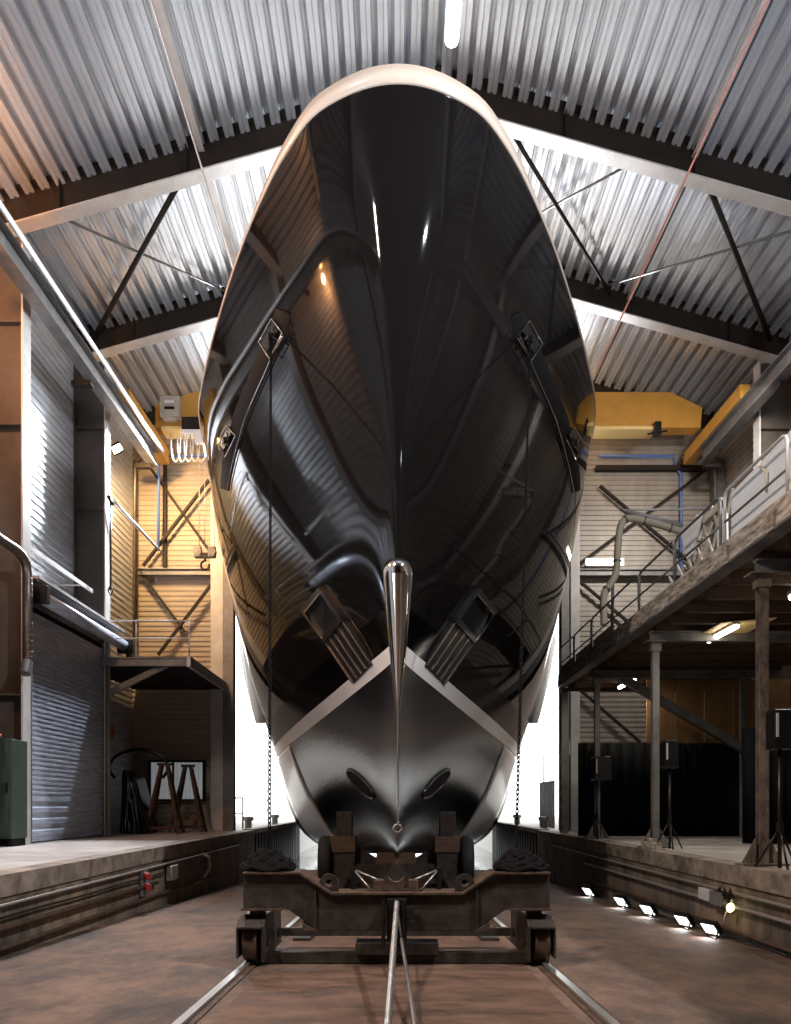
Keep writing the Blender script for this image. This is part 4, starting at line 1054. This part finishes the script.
for x in (-5.75, -5.4): m.tube([(x, 28.2, 0), (x, 28.2, 1.1)], .03, 8)
m.tube([(-5.75, 28.2, 1.1), (-5.4, 28.2, 1.1)], .03, 8); m.tube([(-5.75, 28.2, .55), (-5.4, 28.2, .55)], .02, 8)
tag(m.build('quay_railing', 'steel_mid'), 'short grey handrail outside the left jamb of the doorway', 'railing')
m = MB()
for k in range(6): m.b2(5.75, 5.8, 29.2 + k * .5, 29.6 + k * .5, 0, 1.75)
tag(m.build('quay_screen', 'steel_mid'), 'grey panel screen outside the right jamb of the doorway', 'screen')
def boat(x, y, label, mast):
    b = thing('sailing_boat', label, 'boat', (x, y, -1.75), 'boats in the harbour')
    m = MB(); vs = []
    for i in range(9):
        t = i / 8 * 2 - 1; w = 1.2 * (1 - t * t) ** .5 + .02
        vs += [(x + t * 4, y - w, -.75), (x + t * 3.6, y - w * .4, -1.9), (x + t * 3.6, y + w * .4, -1.9), (x + t * 4, y + w, -.75)]
    m.add(vs, [(i * 4 + k, i * 4 + (k + 1) % 4, (i + 1) * 4 + (k + 1) % 4, (i + 1) * 4 + k) for i in range(8) for k in range(4)], True)
    m.build('hull', 'white', b)
    MB().b2(x - 1.4, x + 1, y - .5, y + .5, -.75, -.3).build('cabin', 'white', b, bevel=.1)
    MB().tube([(x + .4, y, -.7), (x + .4, y, mast)], .06, 8).build('mast', 'steel_mid', b)
boat(12.5, 70, 'white sailing boat far outside in the harbour on the right', 9)
boat(-12.5, 75, 'white sailing boat far outside in the harbour on the left', 9)

# ------------------------------------------------------------------ lights, world, camera
W = bpy.data.worlds.new('World'); bpy.context.scene.world = W; W.use_nodes = True
bg = W.node_tree.nodes['Background']; bg.inputs[0].default_value = (.95, .98, 1.0, 1); bg.inputs[1].default_value = 4.2
def area(name, loc, tgt, sx, sy, e, col=(1, 1, 1), spread=PI):
    L = bpy.data.lights.new(name, 'AREA'); L.shape = 'RECTANGLE'; L.size = sx; L.size_y = sy; L.energy = e; L.color = col; L.spread = spread
    o = bpy.data.objects.new(name, L); C.objects.link(o); o.location = loc
    o.rotation_euler = (Vector(tgt) - Vector(loc)).to_track_quat('-Z', 'Y').to_euler(); return o
# added fill light outside, above deck height, for daylight assumed off the harbour water
area('over_deck_fill', (0, 40, 12.2), (0, 15, 16), 8, 1.8, 8500, (.86, .93, 1), 1.6)
# added fill lights, out of view, turned up to the roof near the camera
area('roof_fill', (-6.8, 5, 1.2), (-3, 12, 16), 1.2, .5, 450, (.84, .91, 1), 2.0)
area('roof_fill', (8.2, 5, 5.2), (5, 12, 16), 1.2, .5, 420, (.84, .91, 1), 2.0)
# added overhead fill for the front of the slipway, no lamp bodies
area('overhead_fill', (-7.6, 3.0, 13.4), (-1, 9, 0), .3, 2.6, 1000, (1, .9, .8), 1.9)
area('overhead_fill', (8.3, 5.0, 13.0), (-6, 12, 1), .3, .3, 900, (.96, .96, 1), 1.9)
# added fill lights brightening the left wall and the right rear corner
area('wall_fill', (-6.3, 25.6, 12.2), (-8.9, 19.0, 6.8), .4, .4, 950, (.86, .92, 1), 1.25)
area('wall_fill', (8.8, 19.5, 11.3), (8.2, 27, 7.5), .5, .5, 150, (1, .93, .85), 2.0)
# amber floodlight
s = bpy.data.lights.new('amber_spot', 'SPOT'); s.energy = 1900; s.color = (1, .62, .26); s.spot_size = 2.3; s.spot_blend = .7; s.shadow_soft_size = .1
so_ = bpy.data.objects.new('amber_spot', s); C.objects.link(so_); so_.location = (-7.7, 22.9, 11.0)
so_.rotation_euler = (Vector((-6.6, 27, 8.0)) - so_.location).to_track_quat('-Z', 'Y').to_euler()
# assumed sodium lamp, out of view, no body, giving the left column its orange light
s = bpy.data.lights.new('assumed_sodium_lamp', 'POINT'); s.energy = 900; s.color = (1, .42, .14); s.shadow_soft_size = .15
so_ = bpy.data.objects.new('assumed_sodium_lamp', s); C.objects.link(so_); so_.location = (-8.0, 13.6, 11.2)

cam = bpy.data.cameras.new('Camera'); co = bpy.data.objects.new('Camera', cam); C.objects.link(co)
co.location = (0, 0, H); co.rotation_euler = (PI / 2, 0, 0)
cam.sensor_fit = 'VERTICAL'; cam.sensor_height = 36; cam.lens = F / 1024 * 36
cam.shift_y = (CY - 512) / 1024; cam.shift_x = -(CX - 395.5) / 1024
cam.clip_end = 1000
bpy.context.scene.camera = co
vs_ = bpy.context.scene.view_settings
vs_.view_transform = 'Standard'; vs_.look = 'None'; vs_.gamma = 1; vs_.use_curve_mapping = False; vs_.exposure = 0.0
